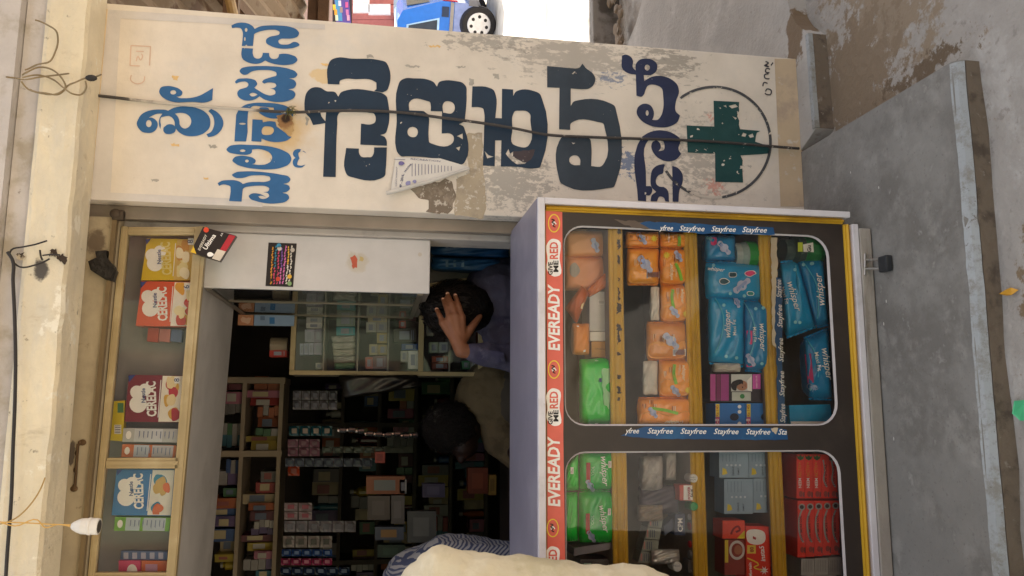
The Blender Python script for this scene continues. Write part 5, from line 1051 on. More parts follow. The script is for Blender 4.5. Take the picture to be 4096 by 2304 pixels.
for a in [('white wide carton on the top shelf '+S, 812, 934, 800, 842, '#b9b3b5'), ('white roll pack on the top shelf '+S, 810, 934, 845, 882, '#cfcac8'),
          ('small blue-white carton highest in the top shelf row '+S, 800, 870, 892, 990, '#9c98ad'), ('pale violet carton behind the top shelf row '+S, 872, 932, 888, 990, '#857c92'),
          ('first small blue-striped carton of the top shelf row '+S, 762, 790, 1000, 1088, '#a3a5c0'), ('second small blue-striped carton of the top shelf row '+S, 793, 826, 998, 1088, '#9b9dba'), ('third small blue-striped carton of the top shelf row '+S, 829, 866, 996, 1086, '#a3a3bc'), ('fourth small blue-striped carton of the top shelf row '+S, 869, 932, 994, 1086, '#958fa8'),
          ('tiny white carton low on the top shelf '+S, 882, 932, 1148, 1194, '#c0b9b5'),
          ('aqua carton on the second shelf '+S, 1040, 1182, 872, 938, '#3f8f9c'), ('grey-green carton highest on the second shelf '+S, 1042, 1184, 782, 868, '#7d8a80'),
          ('cream carton highest on the third shelf '+S, 1282, 1428, 784, 836, '#b9a98c'), ('white carton with dark print on the third shelf '+S, 1268, 1342, 838, 914, '#b3b0a8'), ('grey carton with swirl print on the third shelf '+S, 1346, 1428, 838, 914, '#a5a098'),
          ('yellowish carton in the middle of the third shelf '+S, 1350, 1428, 918, 998, '#b09a6a'), ('pale carton pair half on the third shelf '+S, 1292, 1356, 1006, 1086, '#b0a488'), ('tan carton beside the pale pair on the third shelf '+S, 1360, 1428, 1008, 1086, '#a8946a'),
          ('pink carton low on the third shelf '+S, 1262, 1318, 1104, 1194, '#a8605a'), ('mauve foil carton low on the third shelf '+S, 1322, 1426, 1092, 1196, '#7f6468'),
          ('red and white carton high on the fourth shelf '+S, 1520, 1570, 826, 880, '#b0352c'), ('dark brown bottle carton on the fourth shelf '+S, 1478, 1650, 884, 990, '#3a322e'), ('blue carton on the fourth shelf '+S, 1538, 1662, 1002, 1050, '#34508c'), ('white carton on the fourth shelf '+S, 1532, 1586, 1056, 1138, '#b9b5ad'), ('bright white folded leaflet box on the fourth shelf '+S, 1590, 1662, 1056, 1194, '#e3e0da'),
          ('small white-topped pill carton on the fifth shelf '+S, 1730, 1780, 830, 940, '#a5a09c'), ('green and white carton on the fifth shelf '+S, 1750, 1820, 990, 1070, '#a9b5a5'), ('pale carton second on the fifth shelf '+S, 1824, 1902, 990, 1070, '#b0b5b0'), ('rust-red carton on the fifth shelf '+S, 1772, 1892, 1098, 1144, '#8f3c22'), ('dark red carton under the rust-red one '+S, 1770, 1896, 1148, 1196, '#7a2c1c'),
          ('green and white striped carton on the lowest shelf '+S, 2000, 2060, 1132, 1196, '#4f8a66'), ('white carton beside the striped one on the lowest shelf '+S, 2064, 2130, 1132, 1196, '#a9a8a0')]:
    small(*a)
for k in range(5):
    y0_ = 944+k*51; t, s = pouch('towel_pack', ['folded white dressing pack, top of the second shelf pile', 'folded white dressing pack, second in the pile', 'folded cream dressing pack in the middle of the pile', 'folded grey-white dressing pack near the pile bottom', 'green-edged dressing pack under the pile'][k], 'dressing pack', [rz(1000+k*6, y0_), rz(1186, y0_-6), rz(1184, y0_+44), rz(1010+k*4, y0_+50)], YG+.07, .03, M(['#b5b0aa', '#c3beb6', '#b9b0a2', '#a39f99', '#4f7a56'][k], .5, .15, 30), seed=70+k, wr=.004)
# posters / packs above the back case
t = carton('poster_card', 'pale blue printed card strip above the back glass case', 'card', [rz(415, 782), rz(720, 786), rz(716, 866), rz(412, 862)], 2.96, .01, M('#7f97b5', .5)); decal('print', [[rz(*p) for p in quad(530, 570, 800, 850)]], 2.959, M('#2f6aa0'), t); decal('print', [[rz(*p) for p in quad(460, 495, 790, 822)]], 2.959, M('#5f7590'), t)
t = carton('poster_card', 'orange picture card beside the pale blue card', 'card', [rz(292, 780), rz(408, 782), rz(406, 862), rz(288, 858)], 2.96, .01, M('#b07a58', .5)); decal('print', [ragged([rz(310, 800), rz(390, 805), rz(380, 845), rz(320, 840)], 4, 2, 10)], 2.959, M('#c9a58c'), t)
small('small red carton on the ledge left of the back glass case', 530, 662, 1052, 1100, '#a83028', 3.1); 
o = thing('tin', 'grey tin above the small red carton', 'tin', at(*rz(665, 1012), 3.1)); MB().lathe(at(*rz(668, 1012), 3.12), (0, 0, 1), [(0, .028), (.06, .028), (.062, .024)], 16).out('tin_body', M('#8d7f6c', .4), o)
# blue sacks under the white panel
for k, (x0, x1, y0, y1, c, lab) in enumerate([(1765, 2360, 190, 330, '#1f4a78', 'dark blue plastic sack with pale print under the white end panel'), (1765, 2300, 335, 440, '#26517c', 'second dark blue sack stacked under the first one')]):
    t, s = pouch('blue_sack', lab, 'sack', [rz(x0, y0), rz(x1, y0+20), rz(x1, y1+20), rz(x0, y1)], 2.62, .08, M(c, .4, .2, 12), seed=80+k, wr=.008)
    for q in range(3): decal('print', [[rz(*p) for p in quad(x0+110+q*60, x0+130+q*60, y0+30, y0+80)]], s, M('#6f88a0'), t, lift=.004)
t = carton('cream_board', 'cream cardboard sheet leaning behind the head of the seated person', 'board', [rz(1755, 540), rz(2100, 490), rz(2100, 520), rz(1760, 600)], 2.66, .01, M('#c9b287', .6))
t = carton('grey_shelf_board', 'grey plank shelf behind the seated person', 'shelf', [rz(1755, 450), rz(2160, 440), rz(2160, 480), rz(1755, 530)], 2.68, .03, M('#77736e', .6))

# hung upper shelves and deep rear shelving with goods
WD = M('#7a6d5a', .6, .15, 6); WD2 = M('#3d342b', .7, .15, 6)  # WD2 darkened to put the gloom of the rear into the wood
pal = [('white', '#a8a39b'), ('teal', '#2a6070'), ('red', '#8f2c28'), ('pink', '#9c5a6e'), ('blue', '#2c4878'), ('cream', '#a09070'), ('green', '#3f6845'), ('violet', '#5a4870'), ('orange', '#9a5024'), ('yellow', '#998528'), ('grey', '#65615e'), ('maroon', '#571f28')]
pal = [(n_, tuple(c*.62 for c in hx(c_))) for n_, c_ in pal]  # goods colours scaled down: shade of the interior put into the colour
def goods(x0, x1, Y, z, H, where, group, rn, wr_=(.035, .085), gap=.15):
    x = x0
    while x < x1:
        cn, cc = rn.choice(pal); w_ = rn.uniform(*wr_); h = rn.uniform(.45, 1)*H; kind = rn.random(); dp = rn.uniform(0, .05)
        if rn.random() < gap: x += w_*rn.uniform(.6, 1.6); continue
        if kind < .62:
            o = thing('shelf_carton', '%s %s carton on %s' % (rn.choice(['tall', 'plain', 'small', 'printed', 'worn', 'dusty']), cn, where), 'carton', (x+w_/2, Y+.06, z), group)
            sk = rn.uniform(-.006, .006); q = [(x+sk, Y+.02+dp, z+.0005), (x+w_*.94+sk, Y+.02+dp+sk*2, z+.0005), (x+w_*.94, Y+.16, z+.0005), (x, Y+.16, z+.0005)]
            MB().prism(q[::-1], (0, 0, h)).out('box', M(cc, .5, .12), o)
            MB().box(x+w_*.15, x+w_*.78, Y+.012+dp, Y+.0125+dp, z+h*.35, z+h*.8).out('label_print', M(tuple(c*.6 for c in hx(rn.choice(['#a8a399', '#596478', '#8a4840', '#b0a27c']))), .5), o)
        elif kind < .85:
            n_ = rn.randint(2, 4); o = thing('carton_stack', 'stack of flat %s packs on %s' % (cn, where), 'packs', (x+w_/2, Y+.06, z), group)
            for k in range(n_): d = rn.uniform(-.006, .006); MB().box(x+d, x+w_+d, Y+.02+dp, Y+.15, z+.0005+k*h/n_, z+(k+.95)*h/n_).out('pack', M(rn.choice([cc, cc, (.16, .15, .14)]), .45, .12), o)
        else:
            r = min(w_*.45, .032); o = thing('shelf_bottle', '%s bottle with a pale cap on %s' % (cn, where), 'bottle', (x+r, Y+.06, z), group)
            MB().lathe((x+r, Y+.06, z+.0005), (0, 0, 1), [(0, r), (h*.6, r), (h*.72, r*.5), (h*.8, r*.5)], 12).out('bottle_body', M(cc, .25), o)
            MB().lathe((x+r, Y+.06, z+h*.8), (0, 0, 1), [(0, r*.6), (h*.14, r*.6)], 12).out('cap', M('#6f6b64', .4), o)
        x += w_
YR = 3.42
ws = thing('upper_shelves', 'pair of pale wooden shelves hung above the inner counter', 'shelves', (-.5, 3.5, 1.6))
zl = [at(957, 1800, YR).z, at(1108, 1800, YR).z]
for z in zl: MB().box(-1.6, .12, YR, YR+.22, z-.016, z).out('shelf_board', WD, ws)
for x in (at(1000, 1815, YR).x, -.95, .112): MB().box(x-.012, x+.012, YR-.004, YR+.219, zl[1]-.02, 2.319).out('upright', WD, ws)
rn = random.Random(11)
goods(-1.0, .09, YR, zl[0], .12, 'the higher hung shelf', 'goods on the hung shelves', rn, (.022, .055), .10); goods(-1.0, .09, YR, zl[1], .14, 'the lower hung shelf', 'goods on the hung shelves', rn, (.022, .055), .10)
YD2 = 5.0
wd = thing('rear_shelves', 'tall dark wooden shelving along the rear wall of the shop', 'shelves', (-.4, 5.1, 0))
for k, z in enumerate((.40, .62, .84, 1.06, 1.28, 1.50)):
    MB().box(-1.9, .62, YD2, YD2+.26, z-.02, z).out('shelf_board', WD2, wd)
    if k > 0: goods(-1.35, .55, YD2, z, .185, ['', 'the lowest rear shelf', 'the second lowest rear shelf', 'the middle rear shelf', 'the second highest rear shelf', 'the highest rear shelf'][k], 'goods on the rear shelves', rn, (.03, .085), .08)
for x in (-1.89, -.9, -.1, .61): MB().box(x-.014, x+.014, YD2-.004, YD2+.259, 0, 1.9).out('upright', WD2, wd)
# hanging strips of sachets in front of the shelves
def sachets(label, x0, x1, y0, y1, nx, ny, col, pr, Y=3.3):
    t = thing('sachet_strip', label, 'sachet strip', at((x0+x1)/2, (y0+y1)/2, Y)); rn_ = random.Random(int(x0*7+y0)); f, _ = bil([(x0, y0), (x1, y0), (x1, y1), (x0, y1)]); m1 = M(tuple(c*.5 for c in hx(col)), .22, .2, 20); m2 = M(tuple(c*.5 for c in hx(pr)), .3, .2, 20)  # both sachet colours carry the interior shade as a darkening factor
    for i in range(nx):
        for j in range(ny):
            a, b, c, d = (i+.04)/nx, (i+.96)/nx, (j+.04)/ny, (j+.96)/ny; N = 3; v = []; fc = []; sk = rn_.uniform(-.004, .004)
            for p_ in range(N+1):
                for q_ in range(N+1):
                    u, w_ = a+(b-a)*p_/N, c+(d-c)*q_/N; bu = .008 if 0 < p_ < N and 0 < q_ < N else 0
                    v.append(at(*f(u, w_), Y-bu*rn_.uniform(.6, 1.3)+sk))
            for p_ in range(N):
                for q_ in range(N): k = p_*(N+1)+q_; fc.append((k, k+1, k+N+2, k+N+1))
            s_ = obj('sachet', v, fc, m1, t, smooth=False)
            u0, u1, w0, w1 = a+(b-a)*.25, a+(b-a)*.75, c+(d-c)*.25, c+(d-c)*.75
            decal('sachet_print', [[f(u0, w0), f(u1, w0), f(u1, w1), f(u0, w1)]], Y-.013, m2, s_)
    return t
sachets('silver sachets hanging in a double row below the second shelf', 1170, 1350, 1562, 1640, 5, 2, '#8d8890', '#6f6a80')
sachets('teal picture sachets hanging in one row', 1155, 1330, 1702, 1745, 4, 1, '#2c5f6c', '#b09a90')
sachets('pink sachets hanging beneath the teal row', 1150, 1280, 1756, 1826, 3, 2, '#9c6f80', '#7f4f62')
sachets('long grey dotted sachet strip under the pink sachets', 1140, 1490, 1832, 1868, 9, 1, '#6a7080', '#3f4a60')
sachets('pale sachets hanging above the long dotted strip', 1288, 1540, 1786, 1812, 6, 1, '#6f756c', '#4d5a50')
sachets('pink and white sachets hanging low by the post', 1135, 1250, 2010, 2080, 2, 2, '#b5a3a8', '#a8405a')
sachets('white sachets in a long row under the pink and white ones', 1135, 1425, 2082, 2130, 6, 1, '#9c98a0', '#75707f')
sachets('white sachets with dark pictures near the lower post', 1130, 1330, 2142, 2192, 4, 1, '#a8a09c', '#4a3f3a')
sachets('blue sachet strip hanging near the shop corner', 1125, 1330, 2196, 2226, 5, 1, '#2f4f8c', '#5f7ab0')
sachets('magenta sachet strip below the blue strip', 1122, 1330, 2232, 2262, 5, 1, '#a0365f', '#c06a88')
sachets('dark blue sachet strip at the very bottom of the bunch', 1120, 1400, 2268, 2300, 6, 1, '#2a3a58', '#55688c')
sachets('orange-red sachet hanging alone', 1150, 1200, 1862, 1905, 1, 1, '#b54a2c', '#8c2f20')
def dim(label, x0, x1, y0, y1, col, pr='#8c8a88', Y=3.25, name='dim_carton', cat='carton'):
    t = carton(name, label, cat, quad(x0, x1, y0, y1), Y, .05, M(tuple(c*.32 for c in hx(col)), .45, .12)); w_, h_ = x1-x0, y1-y0  # carton and print darkened in colour for the unlit interior
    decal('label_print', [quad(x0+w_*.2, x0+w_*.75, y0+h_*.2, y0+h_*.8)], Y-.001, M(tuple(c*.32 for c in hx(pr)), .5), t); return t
# counter shelf inside carrying low goods
ic = thing('inner_counter', 'dark wooden inner counter behind the shop front', 'counter', (-.45, 3.0, 0)); MB().bev(-1.5, .06, 2.86, 3.24, 0, .80, .01).out('counter_body', M('#2e2620', .6, .2), ic)
for a in [('orange and silver carton lying on the inner counter', 1465, 1620, 1906, 1976, '#b5683a', '#9aa09a'), ('small bright red carton standing on the inner counter', 1500, 1540, 1808, 1852, '#c03a26', '#a02c20'),
          ('white carton end next to the orange and silver carton', 1598, 1626, 1918, 1974, '#b5b3b0', '#8f8f95'), ('beige carton on the inner counter below the orange one', 1470, 1560, 1984, 2080, '#6a5f55', '#7f766c'), ('pale upright carton on the inner counter', 1565, 1618, 1982, 2095, '#77716c', '#8d8882'),
          ('row of thin pale cartons on the inner counter', 1630, 1745, 2045, 2170, '#6f7470', '#8d928c'), ('violet packet on the inner counter', 1690, 1780, 1935, 1990, '#4a4468', '#6f6a88'), ('rust-red bottle carton beside the khaki shirt', 1872, 1952, 1872, 1975, '#8a3c1c', '#a5512c'),
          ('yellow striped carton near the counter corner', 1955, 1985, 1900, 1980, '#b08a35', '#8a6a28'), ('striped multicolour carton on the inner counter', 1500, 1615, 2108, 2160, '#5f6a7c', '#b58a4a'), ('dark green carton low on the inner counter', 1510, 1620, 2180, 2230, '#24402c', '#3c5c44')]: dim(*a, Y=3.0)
for k in range(9):
    x, y = 1372+k*36, 1722+k*3+rn.uniform(-6, 6); o = thing('glass_vial', 'small clear glass vial in the hanging row in the dark interior', 'vial', at(x, y, 3.2), 'hanging glass vials')
    MB().lathe(at(x+12, y, 3.2), (0, 0, 1), [(0, .011), (.022, .011), (.026, .006), (.032, .006)], 10).out('vial_body', M('#3a3c40', .05, spec=.9), o); MB().lathe(at(x-14, y, 3.2), (0, 0, 1), [(0, .007), (.007, .007)], 10).out('cap', M('#c9c6c0', .2, metal=.8), o)
t, s = pouch('plastic_sheet', 'creased black polythene bag hanging under the back glass case', 'bag', [rz(1050, 1240), rz(1660, 1240), rz(1700, 1330), rz(1100, 1420)], 2.99, .04, M('#15120f', .3, .1, spec=.5), seed=90, wr=.008)

# ================================================================== SMALL THINGS ON THE FRONT
BLKW = M('#2a2623', .5, .2)
MORG = Vector((.83, 2.23, 0))
GREYW = layered((.055, .05, .048), [dict(col=(.42, .38, .32), scale=30, lo=.60, hi=.66), dict(col=(.50, .45, .38), scale=4, lo=1.06, hi=1.2, c=at(780, 424, 2.228), r=(2, 2, .42))], rough=.55, bump=.2)
MORG = Vector((0, 0, 0))
cab = [(347, 378), (440, 388), (630, 410), (800, 424), (960, 436), (1100, 446), (1180, 449), (1300, 444), (1450, 443), (1560, 447), (1660, 456), (1760, 470), (1900, 488), (2050, 512), (2180, 538), (2350, 548), (2560, 555), (2740, 561), (2900, 570), (3000, 578), (3120, 588), (3196, 594)]
pts = smoothline(cab, False, 4); cp = [at(x, y, 2.228+.004*math.sin(i*.21)) for i, (x, y) in enumerate(pts)]
tag(MB().tube(cp, .0042, 8).out('wall_cable', GREYW, origin=(.83, 2.23, 0)), 'paint-flecked black cable running down the middle of the sign pillar', 'cable')
wm = M('#8a7a5c', .6, .2)
loops_ = [[(90, 300), (115, 285), (150, 270), (200, 275), (245, 310), (262, 350), (240, 375), (180, 372), (120, 358)], [(90, 310), (150, 300), (215, 320), (255, 352), (290, 375), (325, 378), (345, 350), (342, 325)], [(85, 325), (110, 355), (150, 370), (235, 372), (255, 360), (275, 340), (300, 330), (345, 312), (372, 310), (405, 298)],
          [(25, 308), (60, 312), (90, 318), (160, 308), (230, 300), (275, 294)], [(140, 80), (190, 100), (225, 125), (232, 160), (220, 210), (200, 245), (150, 258), (100, 280)]]
wb = thing('wire_tangle', 'tangle of loose looped wires tied to the lintel beam beside the pillar', 'wires', at(90, 320, 2.09))
for k, lp in enumerate(loops_): p_ = smoothline(lp, False, 5); MB().tube([at(x, y, 2.078-.010*math.sin(i*.4+k)) for i, (x, y) in enumerate(p_)], .0022, 6).out('wire', wm, wb)
MB().ball(at(365, 312, 2.075), .009, 8, 6, (1, .7, 1.6)).out('taped_joint', BLKW, wb)
p_ = smoothline([(30, 1008), (50, 1040), (52, 1120), (58, 1250), (62, 1400), (60, 1600), (52, 1800), (45, 2000), (30, 2200), (18, 2400)], False, 5)
tag(MB().tube([at(x, y, 2.080) for x, y in p_], .004, 8).out('black_cable', M('#2e2b2b', .5)), 'black cable sagging along the lintel beam', 'cable')
w2 = thing('wire_stub', 'short frayed black wires by a sooty hole in the lintel beam', 'wires', at(40, 1020, 2.09))
for lp in ([(36, 1025), (45, 1000), (90, 988), (140, 978), (188, 963)], [(45, 1040), (80, 1068), (140, 1060), (180, 1045), (198, 1035)], [(160, 1000), (165, 1030), (170, 1040)], [(170, 1022), (205, 1018), (240, 1020)]): p_ = smoothline(lp, False, 4); MB().tube([at(x, y, 2.086) for x, y in p_], .0022, 6).out('wire', BLKW, w2)
for k, q in enumerate(((216, 1012), (250, 1036), (82, 1028))): decal('soot_mark', [ragged([(q[0]-20, q[1]-10), (q[0]+4, q[1]-20), (q[0]+20, q[1]-4), (q[0]+14, q[1]+16), (q[0]-12, q[1]+14)], 7, 60+k, 6)], 2.0945, layered((.05, .035, .025), [dict(col=(.45, .38, .27), scale=60, lo=.56, hi=.62)], rough=.9, bump=.3), w2)
# bulb holder on twisted flex
bh = thing('bulb_holder', 'white plastic bulb holder hanging empty on thin flex from the beam', 'bulb holder', at(397, 2106, 2.06))
p0, p1 = at(397, 2106, 2.06), at(286, 2104, 2.06); ax = p1-p0; L_ = ax.length
MB().lathe(p0, ax, [(.006, .014), (.002, .0165), (0, .0185), (.004, .0190), (L_*.28, .0190), (L_*.30, .0200), (L_*.38, .0200), (L_*.40, .0185), (L_*.62, .018), (L_*.80, .014), (L_*.95, .009), (L_, .006)], 20).out('holder_body', M('#d8d4cb', .35, .05), bh)
MB().lathe(p0-ax*.002, ax, [(-.0005, .0145), (.001, .0145)], 16).out('socket', M('#4a453f', .6), bh)
for sft in (0, 14):
    p_ = smoothline([(288, 2100+sft*.5), (230, 2098), (180, 2096+sft), (150, 2094-sft), (60, 2090+sft), (-30, 2088-sft)], False, 5); MB().tube([at(x, y, 2.062) for x, y in p_], .0016, 6).out('flex', M('#c9a25a', .5), bh)
p_ = smoothline([(180, 1910), (160, 1960), (120, 2020), (60, 2075), (-20, 2100)], False, 5); tag(MB().tube([at(x, y, 2.075) for x, y in p_], .0016, 6).out('flex_wire', M('#a88a50', .5)), 'thin tan flex looping across the beam to the bulb holder', 'wire')
# paper flyer, its lower edge curled into a roll
pf = thing('paper_flyer', 'torn white printed flyer with a curled edge hanging on the sign', 'flyer', at(1700, 690, 2.23))
def r3(zx, zy): return (1000+zx/1.61, zy/1.61)
PAP = M('#d3d0ca', .6, .05)
A_ = [r3(938, 1012), r3(1225, 1020), r3(1408, 1074), r3(1330, 1105), r3(1100, 1175), r3(905, 1236)]
Yfl = lambda x, y: 2.2375-.012*max(0, min(1, (y-625)/140))
decal('sheet', [A_], Yfl, PAP, pf)
MB().tube([at(*r3(1412, 1084), 2.226), at(*r3(1150, 1170), 2.222), at(*r3(880, 1245), 2.220)], [.004, .0055, .006], 10).out('rolled_edge', M('#c3c0ba', .6), pf)
INK = M('#6a6a85', .6)
text('RECREATION', r3(1035, 1028), r3(1225, 1044), Yfl, INK, pf, lift=.001, h=7)
text('HULIYAR', r3(1000, 1110), r3(1042, 1058), Yfl, M('#33406a'), pf, lift=.001, bold=.02); text('MP - 2016,', r3(975, 1215), r3(992, 1122), Yfl, M('#33406a'), pf, lift=.001, bold=.02)
text('SCIENCE WORKSHOP', r3(945, 1200), r3(950, 1075), Yfl, INK, pf, lift=.001)
for k in range(13): x = 1042+k*21; decal('print_line', [[r3(*p) for p in quad(x, x+4, 1052+k*1.5, 1135-k*3)]], Yfl, INK, pf, lift=.001)
decal('print_line', [[r3(925, 1024), r3(1000, 1026), r3(1000, 1029), r3(928, 1027)]], Yfl, INK, pf, lift=.001); blob((975, 1052), (20, 14), r3, Yfl, M('#6a6496'), pf); blob((1020, 1180), (18, 18), r3, Yfl, M('#8a8ab5'), pf, seed=4); blob((1060, 1168), (12, 12), r3, Yfl, M('#8a8ab5'), pf, seed=5)
# dry tuft stuck behind the cable
tf = thing('dry_tuft', 'tuft of dry green-brown grass stuck behind the cable on a burnt spot', 'tuft', at(1165, 440, 2.225)); rn = random.Random(8)
for k in range(22):
    a = rn.uniform(-.9, 2.2); l = rn.uniform(14, 34); x, y = 1158+rn.uniform(-10, 12), 438+rn.uniform(-10, 16)
    MB().tube([at(x, y, 2.222), at(x+l*.5*math.cos(a)-3, y+l*.5*math.sin(a), 2.212), at(x+l*math.cos(a), y+l*math.sin(a)+4, 2.206)], [.0012, .001, .0004], 4).out('grass_blade', M('#5a5a30', .8), tf)
# ================================================================== PEOPLE
def flesh(name, mb, mat, parent, voxel=.006, smooth_it=4, smooth_f=.5):
    o = mb.out(name, mat, parent, smooth=True)
    r = o.modifiers.new('union', 'REMESH'); r.mode = 'VOXEL'; r.voxel_size = voxel; r.use_smooth_shade = True
    s = o.modifiers.new('soften', 'SMOOTH'); s.iterations = smooth_it; s.factor = smooth_f
    return o
def crumple(o, size, strength, depth=2):
    tx = bpy.data.textures.new('cloth_folds', 'CLOUDS'); tx.noise_scale = size; tx.noise_depth = depth
    d = o.modifiers.new('folds', 'DISPLACE'); d.texture = tx; d.strength = strength; d.mid_level = .5; d.texture_coords = 'LOCAL'
    return o
def strands(c, r, sc_, n, mat, parent, seed, ln=.05):
    """short hair locks lying over the scalp"""
    rn_ = random.Random(seed); v = []; f = []
    for k in range(n):
        th = rn_.uniform(0, 6.283); ph = math.acos(rn_.uniform(-.35, 1)); d = Vector((math.sin(ph)*math.cos(th), math.sin(ph)*math.sin(th), math.cos(ph)))
        tg = Vector((0, 0, -1))-d*d.dot(Vector((0, 0, -1)))+Vector((rn_.uniform(-.5, .5), rn_.uniform(-.5, .5), rn_.uniform(-.3, .3)))
        tg = (tg-d*tg.dot(d))
        if tg.length < .05: tg = d.cross(Vector((1, .3, 0)))
        tg.normalize(); sd_ = d.cross(tg)*rn_.uniform(.0012, .0028); L_ = ln*rn_.uniform(.5, 1.3); m_ = len(v)
        def P_(q): return c+Vector((q.x*sc_[0], q.y*sc_[1], q.z*sc_[2]))
        a = d*r*.99; b_ = d*(r+rn_.uniform(.002, .006))+tg*L_*.5; e = d*(r+rn_.uniform(-.004, .006))+tg*L_-d*(L_*L_/(2*r))
        v += [P_(a-sd_), P_(a+sd_), P_(b_+sd_), P_(b_-sd_), P_(e)]; f += [(m_, m_+1, m_+2, m_+3), (m_+3, m_+2, m_+4)]
    return obj('hair_locks', v, f, mat, parent)
def skin_mat(c): return M(c, .5, .12, 30, .15, 120, spec=.35)
HAIR = M('#100c0b', .8, .3, 60, .8, 160, spec=.15)
def V(x, y, Y): return at(x, y, Y)
# seated person resting the head on one hand
SK1 = skin_mat('#7d5138')
p1 = thing('person', 'person in a slate-blue shirt behind the counter resting head on one hand', 'person', (.38, 2.62, 0))
hc = V(1838, 1238, 2.60)
b = MB(); b.ball(hc, .088, 20, 14, (.92, 1.0, 1.18)); b.cap(hc+Vector((0, .0, -.05)), V(2000, 1190, 2.64), .055, .065)
b.ball(hc+Vector((.012, .06, -.035)), .06, 14, 10); b.ball(hc+Vector((.02, .125, -.03)), .017, 10, 8); b.ball(hc+Vector((-.088, .0, -.01)), .022, 10, 8, (.4, 1, 1.3)); b.ball(hc+Vector((.090, .01, -.01)), .022, 10, 8, (.4, 1, 1.3))
ch_ = V(2000, 1200, 2.64); hip = Vector((.34, 2.70, .50))
b.cap(ch_, hip, .09, .10)
for s in (-1, 1):
    kn = hip+Vector((s*.11, .34, -.02)); b.cap(hip+Vector((s*.08, 0, 0)), kn, .08, .058); b.cap(kn, kn+Vector((0, .02, -.40)), .055, .038); b.cap(kn+Vector((0, .02, -.42)), kn+Vector((0, .14, -.445)), .035, .028)
# hand laid on the side of the head: palm, four fingers, thumb
def fing(pts, r0, r1):
    for i in range(len(pts)-1):
        t0, t1 = i/(len(pts)-1), (i+1)/(len(pts)-1); b.cap(pts[i], pts[i+1], r0+(r1-r0)*t0, r0+(r1-r0)*t1)
wr = V(1846, 1402, 2.455)
kn_ = [V(1770, 1290, 2.462), V(1797, 1268, 2.452), V(1823, 1262, 2.450), V(1848, 1268, 2.454)]
tips = [V(1746, 1236, 2.492), V(1772, 1196, 2.484), V(1789, 1174, 2.482), V(1820, 1180, 2.484)]
for k in range(4):
    mid = kn_[k].lerp(tips[k], .5)+Vector((0, -.008, 0)); fing([kn_[k], mid, tips[k]], .0098, .0074)
    b.cap(wr.lerp(kn_[k], .25), kn_[k], .015, .0125)
b.cap(V(1815, 1335, 2.458), V(1848, 1330, 2.462), .016, .016); b.cap(wr, V(1825, 1350, 2.46), .024, .024)
fing([V(1856, 1350, 2.462), V(1884, 1312, 2.468), V(1905, 1285, 2.482), V(1920, 1266, 2.492)], .016, .009)
b.cap(wr, V(1930, 1415, 2.457), .023, .020)
bd = flesh('body', b, SK1, p1, .0042, 3, .4)
NAIL = M('#c99a80', .35)
for k in range(4):
    d = (tips[k]-kn_[k]).normalized(); n = MB(); n.ball(tips[k]+d*-.001+Vector((0, -.0068, 0)), .0048, 8, 6, (.9, .35, 1.2)); n.out('fingernail', NAIL, bd)
SH1 = layered(hx('#454252'), [dict(col=hx('#38354a'), scale=9, lo=.5, hi=.65), dict(col=hx('#53505f'), scale=30, lo=.55, hi=.7)], rough=.85, bump=.5, bscale=22)
b = MB(); b.cap(V(2005, 1095, 2.66), V(2000, 1330, 2.62), .060, .062); b.cap(ch_+Vector((0, .01, 0)), hip, .135, .145); b.cap(V(1985, 1185, 2.64), ch_, .062, .08)
b.cap(V(2000, 1330, 2.62), V(2085, 1440, 2.50), .060, .052); b.cap(V(2085, 1440, 2.50), V(1900, 1412, 2.458), .052, .034); b.cap(V(2005, 1095, 2.66), V(2250, 1060, 2.68), .058, .045)
for k in range(6): b.cap(V(1905+k*22, 1398+k*3, 2.432-k*.002), V(1908+k*22, 1432+k*3, 2.438), .0085, .008)
crumple(flesh('shirt', b, SH1, p1, .006, 3, .5), .06, .016)
b = MB(); b.ball(hc+Vector((0, -.012, .016)), .098, 20, 14, (.96, 1.0, 1.12)); b.ball(hc+Vector((0, -.035, -.03)), .078, 16, 12)
crumple(flesh('hair', b, HAIR, p1, .006, 2, .4), .03, .014)
HAIR2 = M('#1c1613', .6, .3, 60, spec=.3)
strands(hc+Vector((0, -.012, .016)), .098, (.96, 1, 1.12), 900, HAIR2, p1, 1)
b = MB(); b.cap(hip+Vector((0, 0, .05)), hip, .14, .148)
for s in (-1, 1):
    kn = hip+Vector((s*.11, .34, -.02)); b.cap(hip+Vector((s*.08, 0, 0)), kn, .092, .07); b.cap(kn, kn+Vector((0, .02, -.36)), .068, .055)
flesh('trousers', b, M('#3a3630', .85), p1, .009)
so_ = thing('stool', 'low wooden stool under the person in the slate-blue shirt', 'stool', (hip.x, hip.y, 0)); MB().bev(hip.x-.15, hip.x+.15, hip.y-.14, hip.y+.14, .325, .355, .006).out('seat', M('#5a4632', .6), so_)
for sx in (-.12, .12):
    for sy in (-.11, .11): MB().box(hip.x+sx-.014, hip.x+sx+.014, hip.y+sy-.014, hip.y+sy+.014, 0, .324).out('leg', M('#5a4632', .6), so_)
